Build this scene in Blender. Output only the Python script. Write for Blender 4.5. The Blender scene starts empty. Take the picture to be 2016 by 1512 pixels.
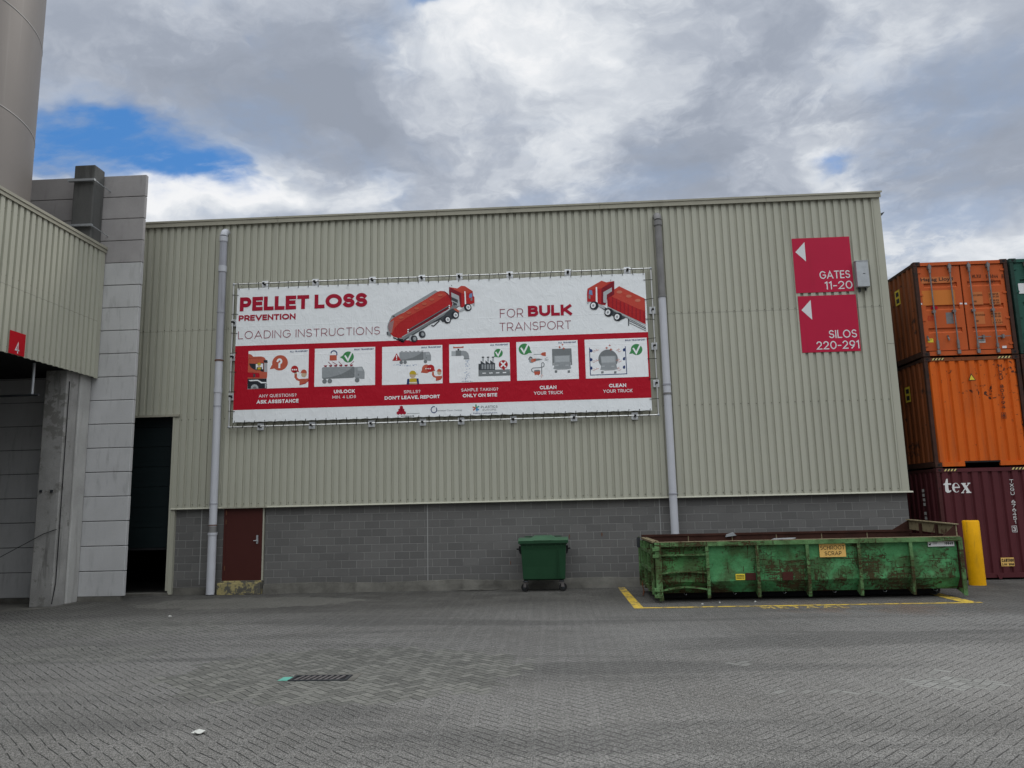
import bpy, bmesh, math, random
from mathutils import Vector, Matrix
R_ = math.radians
random.seed(7)
S = bpy.context.scene
COL = S.collection

# ------------------------------------------------------------------ camera
PITCH, ROLL, YAW, FPX = 0.159193, -0.0230695, 0.050626, 1508.246
H = 2.08
def _axes():
    cp, sp = math.cos(PITCH), math.sin(PITCH)
    F = Vector((0, cp, sp)); U = Vector((0, -sp, cp)); X = Vector((1, 0, 0))
    X2 = X*math.cos(ROLL) + U*math.sin(ROLL); U2 = U*math.cos(ROLL) - X*math.sin(ROLL)
    Z = Matrix.Rotation(YAW, 3, 'Z')
    return Z @ X2, Z @ U2, Z @ F
CX, CU, CF = _axes()
cam = bpy.data.cameras.new('camera'); camo = bpy.data.objects.new('camera', cam); COL.objects.link(camo)
m = Matrix((CX, CU, -CF)).transposed().to_4x4(); m.translation = (0, 0, H)
camo.matrix_world = m
cam.sensor_width = 36; cam.lens = 36*FPX/2016; cam.clip_end = 2000; cam.clip_start = 0.05
S.camera = camo
S.render.resolution_x, S.render.resolution_y = 1024, 768

def ray(px, py):                       # survey helper: direction to a point of the photo
    return CF + CX*((px-1008)/FPX) - CU*((py-756)/FPX)
def W(px, py, Y):                      # measured point on the plane y = Y
    d = ray(px, py); v = d*(Y/d.y); return v.x, v.z+H
def G(px, py):
    d = ray(px, py); v = d*(-H/d.z); return v.x, v.y

# ------------------------------------------------------------------ node helpers
class T:
    def __init__(s, tree): s.t = tree
    def n(s, typ, ins=None, out=0, **pr):
        nd = s.t.nodes.new(typ)
        for k, v in pr.items(): setattr(nd, k, v)
        for k, v in (ins or {}).items():
            sk = nd.inputs[k]
            if isinstance(v, bpy.types.NodeSocket): s.t.links.new(v, sk)
            elif v is not None:
                if isinstance(v, (tuple, list)) and len(v) == 3 and sk.type == 'RGBA': v = (*v, 1)
                sk.default_value = v
        return nd.outputs[out]
    def m(s, op, a, b=None, c=None, clamp=False):
        ins = {0: a}
        if b is not None: ins[1] = b
        if c is not None: ins[2] = c
        return s.n('ShaderNodeMath', ins, operation=op, use_clamp=clamp)
    def v(s, op, a, b=None, out=0):
        ins = {0: a}
        if b is not None: ins[1] = b
        return s.n('ShaderNodeVectorMath', ins, out, operation=op)
    def mix(s, f, a, b, mode='MIX'):
        nd = s.t.nodes.new('ShaderNodeMix'); nd.data_type = 'RGBA'; nd.blend_type = mode
        for i, v in ((0, f), (6, a), (7, b)):
            if isinstance(v, bpy.types.NodeSocket): s.t.links.new(v, nd.inputs[i])
            else: nd.inputs[i].default_value = (*v, 1) if isinstance(v, (tuple, list)) and len(v) == 3 else v
        return nd.outputs[2]
    def ss(s, x, lo, hi, a=0.0, b=1.0):
        return s.n('ShaderNodeMapRange', {0: x, 1: lo, 2: hi, 3: a, 4: b}, interpolation_type='SMOOTHSTEP')
    def noise(s, vec, scale, detail=3, rough=.55, dist=0, out=0):
        return s.n('ShaderNodeTexNoise', {'Vector': vec, 'Scale': scale, 'Detail': detail, 'Roughness': rough, 'Distortion': dist}, out)
    def sc(s, vec, xyz, loc=(0, 0, 0)):
        return s.n('ShaderNodeMapping', {'Vector': vec, 'Scale': xyz, 'Location': loc})
    def sep(s, vec):
        nd = s.t.nodes.new('ShaderNodeSeparateXYZ'); s.t.links.new(vec, nd.inputs[0]); return nd.outputs
    def comb(s, x, y, z=0.0): return s.n('ShaderNodeCombineXYZ', {0: x, 1: y, 2: z})
    def pos(s): return s.n('ShaderNodeNewGeometry')

MATS = {}
def newmat(name):
    M = bpy.data.materials.new(name); M.use_nodes = True
    t = T(M.node_tree); b = M.node_tree.nodes['Principled BSDF']
    MATS[name] = M
    return M, t, b
def setb(t, b, col=None, rough=None, metal=None, bump=None, bd=.01, spec=None):
    for k, v in (('Base Color', col), ('Roughness', rough), ('Metallic', metal), ('Specular IOR Level', spec)):
        if v is None: continue
        if isinstance(v, bpy.types.NodeSocket): t.t.links.new(v, b.inputs[k])
        else: b.inputs[k].default_value = (*v, 1) if isinstance(v, tuple) else v
    if bump is not None:
        n = t.n('ShaderNodeBump', {'Height': bump, 'Distance': bd, 'Strength': 1.0})
        t.t.links.new(n, b.inputs['Normal'])

def wmat(name, col, rough=.6, metal=0., var=.18, scale=1.5, fine=.08, streak=0., streak_col=(.05, .045, .04), sx=7., sz=.5,
         spots=0., spot_col=(.08, .03, .015), spot_scale=6., bump=.0, bscale=60., spec=.18, seed=0.):
    """weathered paint / concrete / metal: uneven tone, fine grain, dirt runs, spots"""
    M, t, b = newmat(name)
    p = t.v('ADD', t.pos(), (seed, seed*1.7, 0))
    n1 = t.noise(p, scale, 5, .6)
    n2 = t.noise(p, 45, 2, .6)
    f = t.m('ADD', t.m('MULTIPLY', t.m('SUBTRACT', n1, .5), var*2.4), t.m('MULTIPLY', t.m('SUBTRACT', n2, .5), fine*2))
    f = t.m('ADD', f, 1.0)
    c = t.mix(1.0, col, t.comb(f, f, f), 'MULTIPLY')
    if streak > 0:
        ns = t.noise(t.sc(p, (sx, sx, sz)), 1.0, 4, .6, .3)
        nm = t.noise(p, .6, 3)
        fs = t.m('MULTIPLY', t.ss(ns, .5, .72) if streak <= 1 else t.ss(ns, .44, .58), t.ss(nm, .35, .65) if streak <= 1 else t.ss(nm, .3, .5)); streak = min(streak, 1)
        c = t.mix(t.m('MULTIPLY', fs, streak), c, streak_col)
    if spots > 0:
        nn = t.noise(p, spot_scale, 6, .7, .2)
        nm = t.noise(p, 1.1, 2)
        th = t.m('ADD', nn, t.m('MULTIPLY', t.m('SUBTRACT', nm, .5), .5))
        c = t.mix(t.ss(th, .72-spots*.25, .78-spots*.22), c, spot_col)
    setb(t, b, c, rough, metal, t.noise(p, bscale, 3) if bump else None, bump, spec)
    return M

def srgb(r, g, b):
    f = lambda v: ((v/255+.055)/1.055)**2.4 if v > 10 else v/3294.6
    return (f(r), f(g), f(b))

# ------------------------------------------------------------------ world: broken cloud over blue
SUN_EL, SUN_ROT = R_(38), R_(35)       # sun high to the right, behind the warehouse, veiled by cloud
def world():
    w = bpy.data.worlds.new("World"); S.world = w; w.use_nodes = True
    t = T(w.node_tree); nt = w.node_tree
    for n in list(nt.nodes): nt.nodes.remove(n)
    d = t.v('NORMALIZE', t.n('ShaderNodeTexCoord'))
    x, y, z = t.sep(d)
    zz = t.m('MAXIMUM', z, 0.0)
    den = t.m('ADD', zz, .22)
    p = t.comb(t.m('DIVIDE', x, den), t.m('DIVIDE', y, den), 0.0)
    w1 = t.noise(p, 1.6, 5, .6, 0, 1)
    wv = t.n('ShaderNodeVectorMath', {0: t.v('SUBTRACT', w1, (.5, .5, .5)), 3: .55}, operation='SCALE')
    pw = t.v('ADD', p, wv)
    def P(px, py):
        r = ray(px, py).normalized(); q = max(r.z, 0)+.22
        return (r.x/q, r.y/q, 0)
    def blob(px, py, r, amp, src):
        dist = t.v('DISTANCE', src, P(px, py), 1)
        q = t.m('DIVIDE', dist, r)
        return t.m('MULTIPLY', t.m('EXPONENT', t.m('MULTIPLY', t.m('MULTIPLY', q, q), -1.0)), amp)
    def total(lst, src):
        o = None
        for b in lst:
            g = blob(*b, src); o = g if o is None else t.m('ADD', o, g)
        return o
    # blue gaps in the cloud
    blue = total(BLUE, pw)
    nb = t.noise(pw, 3.4, 9, .64, .3)
    nb2 = t.noise(p, 9.0, 8, .6, .2)
    raw = t.m('ADD', blue, t.m('ADD', t.m('MULTIPLY', t.m('SUBTRACT', nb, .5), 1.7), t.m('MULTIPLY', t.m('SUBTRACT', nb2, .5), .7)))
    wisp = t.noise(t.n('ShaderNodeMapping', {'Vector': p, 'Rotation': (0, 0, R_(25)), 'Scale': (1.5, 3.0, 1)}), 3.0, 10, .62, .05)
    bm = t.m('MULTIPLY', t.ss(raw, .16, 1.15), t.m('SUBTRACT', 1.0, t.m('MULTIPLY', t.ss(wisp, .42, .66), .6)))
    # cloud tone: broad grey bases, billowing bright tops, bright rims beside the gaps
    na = t.noise(pw, 1.3, 10, .56)
    nc = t.noise(pw, 4.6, 10, .62)
    nd_ = t.noise(t.v('ADD', pw, (3.1, 7.7, 0)), 2.4, 10, .60, .15)
    tone = total(TONE, pw)
    lum = t.m('ADD', tone, t.m('ADD', t.m('MULTIPLY', t.m('SUBTRACT', na, .5), .95), t.m('MULTIPLY', t.m('SUBTRACT', nc, .5), .55)))
    lum = t.m('ADD', lum, t.m('MULTIPLY', t.ss(nd_, .49, .60), .16))
    rim = t.m('MULTIPLY', t.ss(raw, -.15, .25), t.ss(raw, .75, .3))
    lum = t.m('ADD', lum, t.m('ADD', .44, t.m('MULTIPLY', rim, .20)))
    ramp = t.n('ShaderNodeValToRGB', {0: lum})
    cr = ramp.node.color_ramp
    cr.elements[0].position = .05; cr.elements[0].color = (*srgb(150, 158, 172), 1)
    cr.elements[1].position = 1.; cr.elements[1].color = (*srgb(244, 245, 247), 1)
    for pz, c in ((.32, (160, 168, 182)), (.50, (180, 187, 199)), (.72, (213, 218, 225)), (.90, (232, 235, 239))):
        e = cr.elements.new(pz); e.color = (*srgb(*c), 1)
    thin = t.m('MULTIPLY', t.ss(t.m('ADD', t.noise(p, 1.9, 7, .6, .3), t.m('MULTIPLY', blue, .15)), .48, .68), t.m('MULTIPLY', t.ss(lum, .85, .5), .38))
    ramp = t.mix(thin, ramp, srgb(138, 168, 208))
    sky = t.n('ShaderNodeTexSky', sky_type='NISHITA', sun_disc=False, sun_elevation=SUN_EL, sun_rotation=SUN_ROT, altitude=0, dust_density=.5)
    skyc = t.mix(1.0, sky, (.060, .075, .100), 'MULTIPLY')
    bl = t.mix(.62, skyc, srgb(72, 142, 214))
    col = t.mix(bm, ramp, bl)
    # cloud out of view, behind the camera and overhead, brightened to lift the fronts
    back = t.ss(y, .35, -.5)
    up = t.ss(z, .62, .95)
    gain = t.m('ADD', 1.0, t.m('ADD', t.m('MULTIPLY', back, GAIN_B), t.m('MULTIPLY', up, GAIN_U)))
    low = t.ss(z, -.02, .03)
    gain = t.m('MULTIPLY', gain, t.m('ADD', t.m('MULTIPLY', low, .75), .25))
    # low sky behind the camera dimmed, standing in for the yard's unseen other buildings
    lowb = t.m('MULTIPLY', t.ss(y, .2, -.2), t.ss(z, .62, .25))
    gain = t.m('MULTIPLY', gain, t.m('SUBTRACT', 1.0, t.m('MULTIPLY', lowb, .74)))
    col = t.mix(t.m('MAXIMUM', back, up), col, t.mix(1.0, col, (1.04, 1.0, .93), 'MULTIPLY'))
    bg = t.n('ShaderNodeBackground', {0: col, 1: gain})
    out = nt.nodes.new('ShaderNodeOutputWorld'); nt.links.new(bg, out.inputs[0])
BLUE = [(110, 235, .09, .8), (180, 270, .10, .8), (260, 310, .09, .8), (350, 345, .10, .8), (440, 362, .08, .65), (100, 310, .12, .75), (500, 345, .06, .55), (210, 330, .08, .5), (790, 12, .05, 1.0), (840, 3, .05, .8),
        (1572, 212, .035, .6), (1655, 300, .06, .42), (1645, 350, .06, .42), (1600, 250, .06, .2), (1500, 260, .05, .15), (520, 12, .05, .3), (930, 5, .03, .4), (720, 335, .05, .6)]
TONE = [(1010, 90, .10, .12), (860, 120, .07, .16), (1180, 40, .08, .12), (745, 140, .045, .22), (960, 40, .05, .1), (1700, 60, .13, .16), (1600, 285, .06, .26), (1660, 400, .08, .22), (1780, 60, .06, .12),
        (560, 160, .16, -.36), (400, 230, .14, -.32), (660, 240, .11, -.30), (250, 130, .12, -.12), (1330, 250, .18, -.22), (1900, 330, .20, -.26), (1300, 370, .12, -.18), (1800, 200, .10, -.08), (500, 30, .08, -.1), (1450, 150, .1, -.08),
        (430, 405, .09, .40), (560, 395, .08, .36), (320, 415, .07, .40), (700, 375, .08, .22), (1960, 500, .10, .28), (150, 60, .14, .06), (900, 340, .14, -.10), (1060, 190, .15, .12), (1050, 330, .1, -.1)]
GAIN_B, GAIN_U = 2.1, 1.5
world()
sun = bpy.data.lights.new('sun', 'SUN'); sun.energy = 1.0; sun.angle = R_(14); sun.color = (1, .96, .9)
suno = bpy.data.objects.new('sun', sun); COL.objects.link(suno)
sd = Vector((math.sin(SUN_ROT)*math.cos(SUN_EL), math.cos(SUN_ROT)*math.cos(SUN_EL), math.sin(SUN_EL)))
suno.rotation_euler = sd.to_track_quat('Z', 'Y').to_euler()
suno.location = (20, 30, 40)
S.view_settings.view_transform = 'Standard'; S.view_settings.look = 'None'; S.view_settings.gamma = 1
S.view_settings.exposure = 0.0
S.render.engine = 'CYCLES'

# ------------------------------------------------------------------ mesh helpers
class MB:
    def __init__(s): s.v = []; s.f = []; s.mi = []; s.mats = []; s.smooth = []
    def _m(s, mat):
        if mat not in s.mats: s.mats.append(mat)
        return s.mats.index(mat)
    def add(s, vs, fs, mat, smooth=False):
        o = len(s.v); s.v += [tuple(q) for q in vs]; k = s._m(mat)
        for f in fs: s.f.append([o+i for i in f]); s.mi.append(k); s.smooth.append(smooth)
    def box(s, x0, x1, y0, y1, z0, z1, mat):
        if x0 > x1: x0, x1 = x1, x0
        if y0 > y1: y0, y1 = y1, y0
        if z0 > z1: z0, z1 = z1, z0
        v = [(x0, y0, z0), (x1, y0, z0), (x1, y1, z0), (x0, y1, z0), (x0, y0, z1), (x1, y0, z1), (x1, y1, z1), (x0, y1, z1)]
        s.add(v, [(3, 2, 1, 0), (4, 5, 6, 7), (0, 1, 5, 4), (1, 2, 6, 5), (2, 3, 7, 6), (3, 0, 4, 7)], mat)
    def hexa(s, b, t, mat):            # bottom quad, top quad (ccw from above)
        s.add(list(b)+list(t), [(3, 2, 1, 0), (4, 5, 6, 7), (0, 1, 5, 4), (1, 2, 6, 5), (2, 3, 7, 6), (3, 0, 4, 7)], mat)
    def prism(s, poly, axis, a, b, mat):   # poly 2d; axis 'x': (y,z) ; 'y': (x,z) ; 'z': (x,y)
        n = len(poly)
        def P(q, h): return {'x': (h, q[0], q[1]), 'y': (q[0], h, q[1]), 'z': (q[0], q[1], h)}[axis]
        vs = [P(q, a) for q in poly]+[P(q, b) for q in poly]
        s.add(vs, [tuple(range(n)), tuple(range(2*n-1, n-1, -1))]+[(i, i+n, (i+1) % n+n, (i+1) % n) for i in range(n)], mat)
    def tube(s, pts, r, mat, seg=12, caps=True, r2=None):
        pts = [Vector(p) for p in pts]; rings = []; n = len(pts)
        up = None
        for i, p in enumerate(pts):
            d = (pts[min(i+1, n-1)]-pts[max(i-1, 0)]).normalized()
            if up is None: up = Vector((0, 0, 1)) if abs(d.z) < .9 else Vector((1, 0, 0))
            a = d.cross(up).normalized(); b = d.cross(a).normalized(); up = -b if False else up
            if abs(d.dot(up)) > .95:
                up = Vector((1, 0, 0)) if abs(d.x) < .9 else Vector((0, 1, 0)); a = d.cross(up).normalized(); b = d.cross(a).normalized()
            rr = r if r2 is None else r+(r2-r)*i/(n-1)
            rings.append([p+a*math.cos(2*math.pi*k/seg)*rr+b*math.sin(2*math.pi*k/seg)*rr for k in range(seg)])
        # align consecutive rings
        for i in range(1, n):
            best = min(range(seg), key=lambda o: (rings[i][o]-rings[i-1][0]).length)
            fw = [rings[i][(best+k) % seg] for k in range(seg)]; bw = [rings[i][(best-k) % seg] for k in range(seg)]
            rings[i] = fw if sum((fw[k]-rings[i-1][k]).length for k in range(seg)) <= sum((bw[k]-rings[i-1][k]).length for k in range(seg)) else bw
        vs = [q for rg in rings for q in rg]; fs = []
        for i in range(n-1):
            for k in range(seg): fs.append((i*seg+k, i*seg+(k+1) % seg, (i+1)*seg+(k+1) % seg, (i+1)*seg+k))
        s.add(vs, fs, mat, True)
        if caps:
            s.add(rings[0], [tuple(range(seg))], mat); s.add(rings[-1], [tuple(range(seg-1, -1, -1))], mat)
    def lathe(s, prof, c, mat, seg=32, smooth=True):   # profile (r,z) about vertical axis at c
        vs = []
        for r, z in prof:
            for k in range(seg):
                a = 2*math.pi*k/seg; vs.append((c[0]+r*math.cos(a), c[1]+r*math.sin(a), c[2]+z))
        fs = []
        for i in range(len(prof)-1):
            for k in range(seg): fs.append((i*seg+k, i*seg+(k+1) % seg, (i+1)*seg+(k+1) % seg, (i+1)*seg+k))
        s.add(vs, fs, mat, smooth)
    def disc(s, x, z, Y, r, mat, rz=None, seg=28, rot=0):   # flat disc facing -Y
        rz = rz or r
        s.add([(x+r*math.cos(2*math.pi*k/seg)*math.cos(rot)-rz*math.sin(2*math.pi*k/seg)*math.sin(rot), Y, z+r*math.cos(2*math.pi*k/seg)*math.sin(rot)+rz*math.sin(2*math.pi*k/seg)*math.cos(rot)) for k in range(seg)], [tuple(range(seg))], mat)
    def poly(s, pts, Y, mat):
        s.add([(x, Y, z) for x, z in pts], [tuple(range(len(pts)))], mat)
    def build(s, name, parent=None, origin=None, bevel=0, label=None):
        me = bpy.data.meshes.new(name)
        o3 = Vector(origin) if origin else Vector((0, 0, 0))
        me.from_pydata([(q[0]-o3.x, q[1]-o3.y, q[2]-o3.z) for q in s.v], [], s.f)
        for mm in s.mats: me.materials.append(MATS[mm])
        me.polygons.foreach_set('material_index', s.mi)
        me.polygons.foreach_set('use_smooth', s.smooth)
        bm = bmesh.new(); bm.from_mesh(me)
        if not getattr(s, 'flat', False): bmesh.ops.recalc_face_normals(bm, faces=bm.faces)
        if getattr(s, 'flat', False):
            for f in bm.faces: f.normal_update()
            fl = [f for f in bm.faces if f.normal.y > .5]
            bmesh.ops.reverse_faces(bm, faces=fl)
        bm.to_mesh(me); bm.free()
        ob = bpy.data.objects.new(name, me); COL.objects.link(ob)
        if parent:
            ob.parent = parent
            par = Vector((0, 0, 0)); q = parent
            while q: par += q.location; q = q.parent
            ob.location = o3-par
        else: ob.location = o3
        if bevel:
            md = ob.modifiers.new('bevel', 'BEVEL'); md.width = bevel; md.segments = 2; md.limit_method = 'ANGLE'
        if label: ob['label'] = label
        return ob

def thing(name, label, cat, loc=(0, 0, 0), group=None):
    o = bpy.data.objects.new(name, None); COL.objects.link(o); o.location = loc
    o.empty_display_size = .2
    return tag(o, label, cat, group)
def tag(o, label, cat, group=None):
    o['label'] = label; o['category'] = cat
    if group: o['group'] = group
    return o
def struct(o, kind='structure'):
    o['kind'] = kind; return o

# ------------------------------------------------------------------ stroke lettering (drawn letter skeletons)
def arc(cx, cy, rx, ry, a0, a1, n=14):
    return [(cx+rx*math.cos(R_(a0+(a1-a0)*i/n)), cy+ry*math.sin(R_(a0+(a1-a0)*i/n))) for i in range(n+1)]
GL = {
 'A': (.98, [[(0, 0), (.5, 1), (1, 0)], [(.2, .3), (.8, .3)]]),
 'B': (.74, [[(0, 0), (0, 1)]+[(.55, 1)]+arc(.6, .77, .33, .23, 90, -90)+[(.0, .54)], [(.02, .54)]+arc(.62, .27, .38, .27, 90, -90)+[(0, 0)]]),
 'C': (.92, [arc(.55, .5, .55, .5, 42, 318, 24)]),
 'D': (.86, [[(0, 0), (0, 1), (.45, 1)]+arc(.45, .5, .55, .5, 85, -85, 18)+[(.45, 0), (0, 0)]]),
 'E': (.66, [[(1, 1), (0, 1), (0, 0), (1, 0)], [(0, .52), (.9, .52)]]),
 'F': (.64, [[(1, 1), (0, 1), (0, 0)], [(0, .5), (.88, .5)]]),
 'G': (.96, [arc(.53, .5, .53, .5, 42, 345, 24)+[(1, .48), (.62, .48)]]),
 'H': (.8, [[(0, 0), (0, 1)], [(1, 0), (1, 1)], [(0, .5), (1, .5)]]),
 'I': (0, [[(.5, 0), (.5, 1)]]),
 'J': (.5, [[(1, 1), (1, .3)]+arc(.5, .28, .5, .28, 0, -150, 10)]),
 'K': (.8, [[(0, 0), (0, 1)], [(.95, 1), (.06, .38)], [(.32, .56), (1, 0)]]),
 'L': (.62, [[(0, 1), (0, 0), (1, 0)]]),
 'M': (.98, [[(0, 0), (0, 1), (.5, .3), (1, 1), (1, 0)]]),
 'N': (.82, [[(0, 0), (0, 1), (1, 0), (1, 1)]]),
 'O': (1.02, [arc(.5, .5, .5, .5, 90, 450, 32)]),
 'P': (.72, [[(0, 0), (0, 1), (.5, 1)]+arc(.55, .69, .45, .31, 85, -85, 14)+[(.5, .38), (0, .38)]]),
 'Q': (1.02, [arc(.5, .5, .5, .5, 90, 450, 32), [(.6, .2), (.95, -.08)]]),
 'R': (.76, [[(0, 0), (0, 1), (.5, 1)]+arc(.55, .69, .45, .31, 85, -85, 14)+[(.5, .38), (0, .38)], [(.55, .38), (1, 0)]]),
 'S': (.72, [arc(.5, .745, .46, .255, 30, 250, 14)+arc(.5, .255, .5, .255, 80, -152, 14)]),
 'T': (.74, [[(0, 1), (1, 1)], [(.5, 1), (.5, 0)]]),
 'U': (.8, [[(0, 1), (0, .4)]+arc(.5, .38, .5, .38, 180, 360, 16)+[(1, .4), (1, 1)]]),
 'V': (.92, [[(0, 1), (.5, 0), (1, 1)]]),
 'W': (1.4, [[(0, 1), (.26, 0), (.5, 1), (.74, 0), (1, 1)]]),
 'X': (.84, [[(0, 0), (1, 1)], [(0, 1), (1, 0)]]),
 'Y': (.86, [[(0, 1), (.5, .45), (1, 1)], [(.5, .45), (.5, 0)]]),
 'Z': (.76, [[(0, 1), (1, 1), (0, 0), (1, 0)]]),
 '0': (.72, [arc(.5, .5, .5, .5, 90, 450, 28)]),
 '1': (.3, [[(0, .86), (1, 1), (1, 0)]]),
 '2': (.64, [arc(.5, .7, .48, .3, 165, -35, 14)+[(0, 0), (1, 0)]]),
 '3': (.62, [arc(.47, .75, .43, .25, 150, -80, 12), arc(.47, .27, .5, .27, 85, -150, 12)]),
 '4': (.68, [[(.72, 0), (.72, 1), (0, .26), (1, .26)]]),
 '5': (.64, [[(.92, 1), (.16, 1), (.08, .56)]+arc(.47, .31, .5, .31, 115, -150, 14)]),
 '6': (.66, [arc(.5, .32, .5, .32, 90, 450, 22), [(.05, .42), (.3, .8), (.66, 1)]]),
 '7': (.62, [[(0, 1), (1, 1), (.3, 0)]]),
 '8': (.66, [arc(.5, .76, .42, .24, 90, 450, 20), arc(.5, .26, .5, .26, 90, 450, 20)]),
 '9': (.66, [arc(.5, .68, .5, .32, 90, 450, 22), [(.95, .58), (.7, .2), (.34, 0)]]),
 '?': (.6, [arc(.5, .74, .46, .26, 165, -60, 12)+[(.5, .42), (.5, .3)], [(.5, .06), (.5, .0)]]),
 '.': (.0, [[(.5, .0), (.5, .03)]]), ',': (.0, [[(.5, .03), (.35, -.12)]]), "'": (0, [[(.5, 1), (.5, .76)]]), '-': (.4, [[(0, .42), (1, .42)]]),
 ':': (0, [[(.5, .0), (.5, .03)], [(.5, .6), (.5, .63)]]),
}
def ribbon(mb, pts, t, Y, mat, cap=True):
    pts = [Vector(p) for p in pts]
    q = [pts[0]]
    for p in pts[1:]:
        if (p-q[-1]).length > 1e-4: q.append(p)
    pts = q; n = len(pts)
    if n < 2: return
    closed = (pts[0]-pts[-1]).length < 1e-3 and n > 3
    if closed: pts = pts[:-1]; n -= 1
    elif cap:
        pts[0] = pts[0]+(pts[0]-pts[1]).normalized()*t*.5
        pts[-1] = pts[-1]+(pts[-1]-pts[-2]).normalized()*t*.5
    L, Rr = [], []
    for i in range(n):
        a = pts[i]-pts[i-1] if (i > 0 or closed) else pts[1]-pts[0]
        b = pts[(i+1) % n]-pts[i] if (i < n-1 or closed) else a
        if i == 0 and not closed: a = b
        a = a.normalized(); b = b.normalized()
        na = Vector((-a.y, a.x)); nb = Vector((-b.y, b.x)); mm = na+nb
        if mm.length < .3: mm = na
        mm.normalize(); k = min(1/max(mm.dot(na), .35), 2.2)
        L.append(pts[i]+mm*t*.5*k); Rr.append(pts[i]-mm*t*.5*k)
    for i in range(n-1+(1 if closed else 0)):
        j = (i+1) % n; yy = Y-.00004*i
        mb.add([(L[i].x, yy, L[i].y), (L[j].x, yy, L[j].y), (Rr[j].x, yy, Rr[j].y), (Rr[i].x, yy, Rr[i].y)], [(0, 1, 2, 3)], mat)
def stext(mb, s, xl, xr, zb, h, wt, Y, mat, track=.2, slant=0):
    """text in stroke lettering, baseline zb, cap height h, stroke wt*h, fitted between xl and xr on plane Y"""
    t = wt*h; ws = []
    for c in s: ws.append((.22 if wt > .2 else .26) if c == ' ' else max(GL[c][0], wt))
    gap = track
    nat = sum(ws)*h+gap*h*(len(s)-1); k = (xr-xl)/nat; x = xl
    for c, w in zip(s, ws):
        w = w*h*k
        if c in "I.,':": w = max(t, w)
        if c != ' ':
            for j, st in enumerate(GL[c][1]):
                pts = [(x+t/2+q[0]*(max(w-t, 0)), zb+t/2+q[1]*(h-t)) for q in st]
                if c == 'I' or c in ".,':": pts = [(x+w/2+(q[0]-.5)*h*.3, zb+t/2+q[1]*(h-t)) for q in st]
                ribbon(mb, pts, t, Y-.0006*j, mat)
        x += w+gap*h*k
def ftext(mb, s, xl, xr, zb, h, Y, mat, bold=0., flipface=False):
    cu = bpy.data.curves.new('t', 'FONT'); cu.body = s; cu.offset = bold; cu.resolution_u = 3
    ob = bpy.data.objects.new('t', cu); COL.objects.link(ob)
    dg = bpy.context.evaluated_depsgraph_get(); dg.update()
    me = bpy.data.meshes.new_from_object(ob.evaluated_get(dg))
    vs = [v.co.copy() for v in me.vertices]; fs = [tuple(p.vertices) for p in me.polygons]
    bpy.data.objects.remove(ob); bpy.data.curves.remove(cu); bpy.data.meshes.remove(me)
    x0 = min(v.x for v in vs); x1 = max(v.x for v in vs)
    cap = .73
    mb.add([(xl+(v.x-x0)/(x1-x0)*(xr-xl), Y, zb+v.y/cap*h) for v in vs], fs, mat)
# ------------------------------------------------------------------ materials
CREAM = (.415, .412, .335)
def siding_mat():
    M, t, b = newmat('cream_siding')
    p = t.pos(); x, y, z = t.sep(p)
    s_ = t.m('ADD', x, y)
    sheet = t.m('FLOOR', t.m('DIVIDE', t.m('ADD', s_, .04), 1.0)); tier = t.m('FLOOR', t.m('DIVIDE', t.m('ADD', z, .95), 8.08/1.0))
    wn = t.n('ShaderNodeTexWhiteNoise', {'Vector': t.comb(sheet, tier, 0.0)}, 0, noise_dimensions='3D')
    ns = t.noise(t.sc(p, (6, 6, .22)), 1.0, 5, .6, .2); ns2 = t.noise(t.sc(p, (16, 16, .6)), 1.0, 4, .6)
    nl = t.noise(p, .35, 4, .6); nf = t.noise(p, 30, 2)
    f = t.m('ADD', .955, t.m('ADD', t.m('MULTIPLY', wn, .05), t.m('ADD', t.m('MULTIPLY', t.m('SUBTRACT', nl, .5), .16), t.m('MULTIPLY', t.m('SUBTRACT', nf, .5), .04))))
    c = t.mix(1.0, CREAM, t.comb(f, f, f), 'MULTIPLY')
    top = t.ss(z, 6.5, 10.0)
    c = t.mix(t.m('MULTIPLY', t.ss(ns, .52, .74), t.m('ADD', .10, t.m('MULTIPLY', top, .22))), c, (.17, .17, .145))
    c = t.mix(t.m('MULTIPLY', t.ss(ns2, .6, .8), .14), c, (.20, .19, .15))
    lap = t.ss(t.m('ABSOLUTE', t.m('SUBTRACT', z, 7.09)), .010, .003)
    c = t.mix(t.m('MULTIPLY', lap, .5), c, (.10, .10, .085))
    ding = t.m('MULTIPLY', t.ss(t.noise(p, 7.5, 4, .7), .70, .73), t.ss(z, 4.2, 2.4))
    c = t.mix(t.m('MULTIPLY', ding, .5), c, (.16, .15, .13))
    setb(t, b, c, .5, 0, t.noise(t.sc(p, (2.5, 2.5, .8)), 1.0, 3), .004, .2)
siding_mat()
wmat('cream_trim', (.39, .385, .31), .5, 0, .08, .6, .03, streak=.25, streak_col=(.2, .19, .15), sx=3, sz=.4)
wmat('cap_trim', (.33, .315, .25), .5, 0, .12, .7, .03, streak=.3, streak_col=(.12, .115, .09), sx=4, sz=1)
wmat('screw', (.10, .10, .09), .5, .5)
wmat('concrete_panel', (.475, .475, .47), .85, 0, .16, .9, .08, streak=.35, streak_col=(.2, .195, .19), sx=9, sz=1.6, bump=.002, bscale=30)
wmat('concrete_pale', (.40, .395, .375), .9, 0, .3, 1.2, .15, streak=.7, streak_col=(.13, .125, .11), sx=6, sz=.5, bump=.003, bscale=25)
wmat('concrete_stained', (.34, .325, .318), .85, 0, .22, 1.1, .10, streak=.55, streak_col=(.15, .14, .135), sx=4, sz=.9, bump=.002, bscale=30)
wmat('concrete_dark', (.10, .10, .095), .9, 0, .3, 1.2, .1, streak=.7, streak_col=(.035, .035, .033), sx=5, sz=.5, bump=.004, bscale=25)
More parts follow.
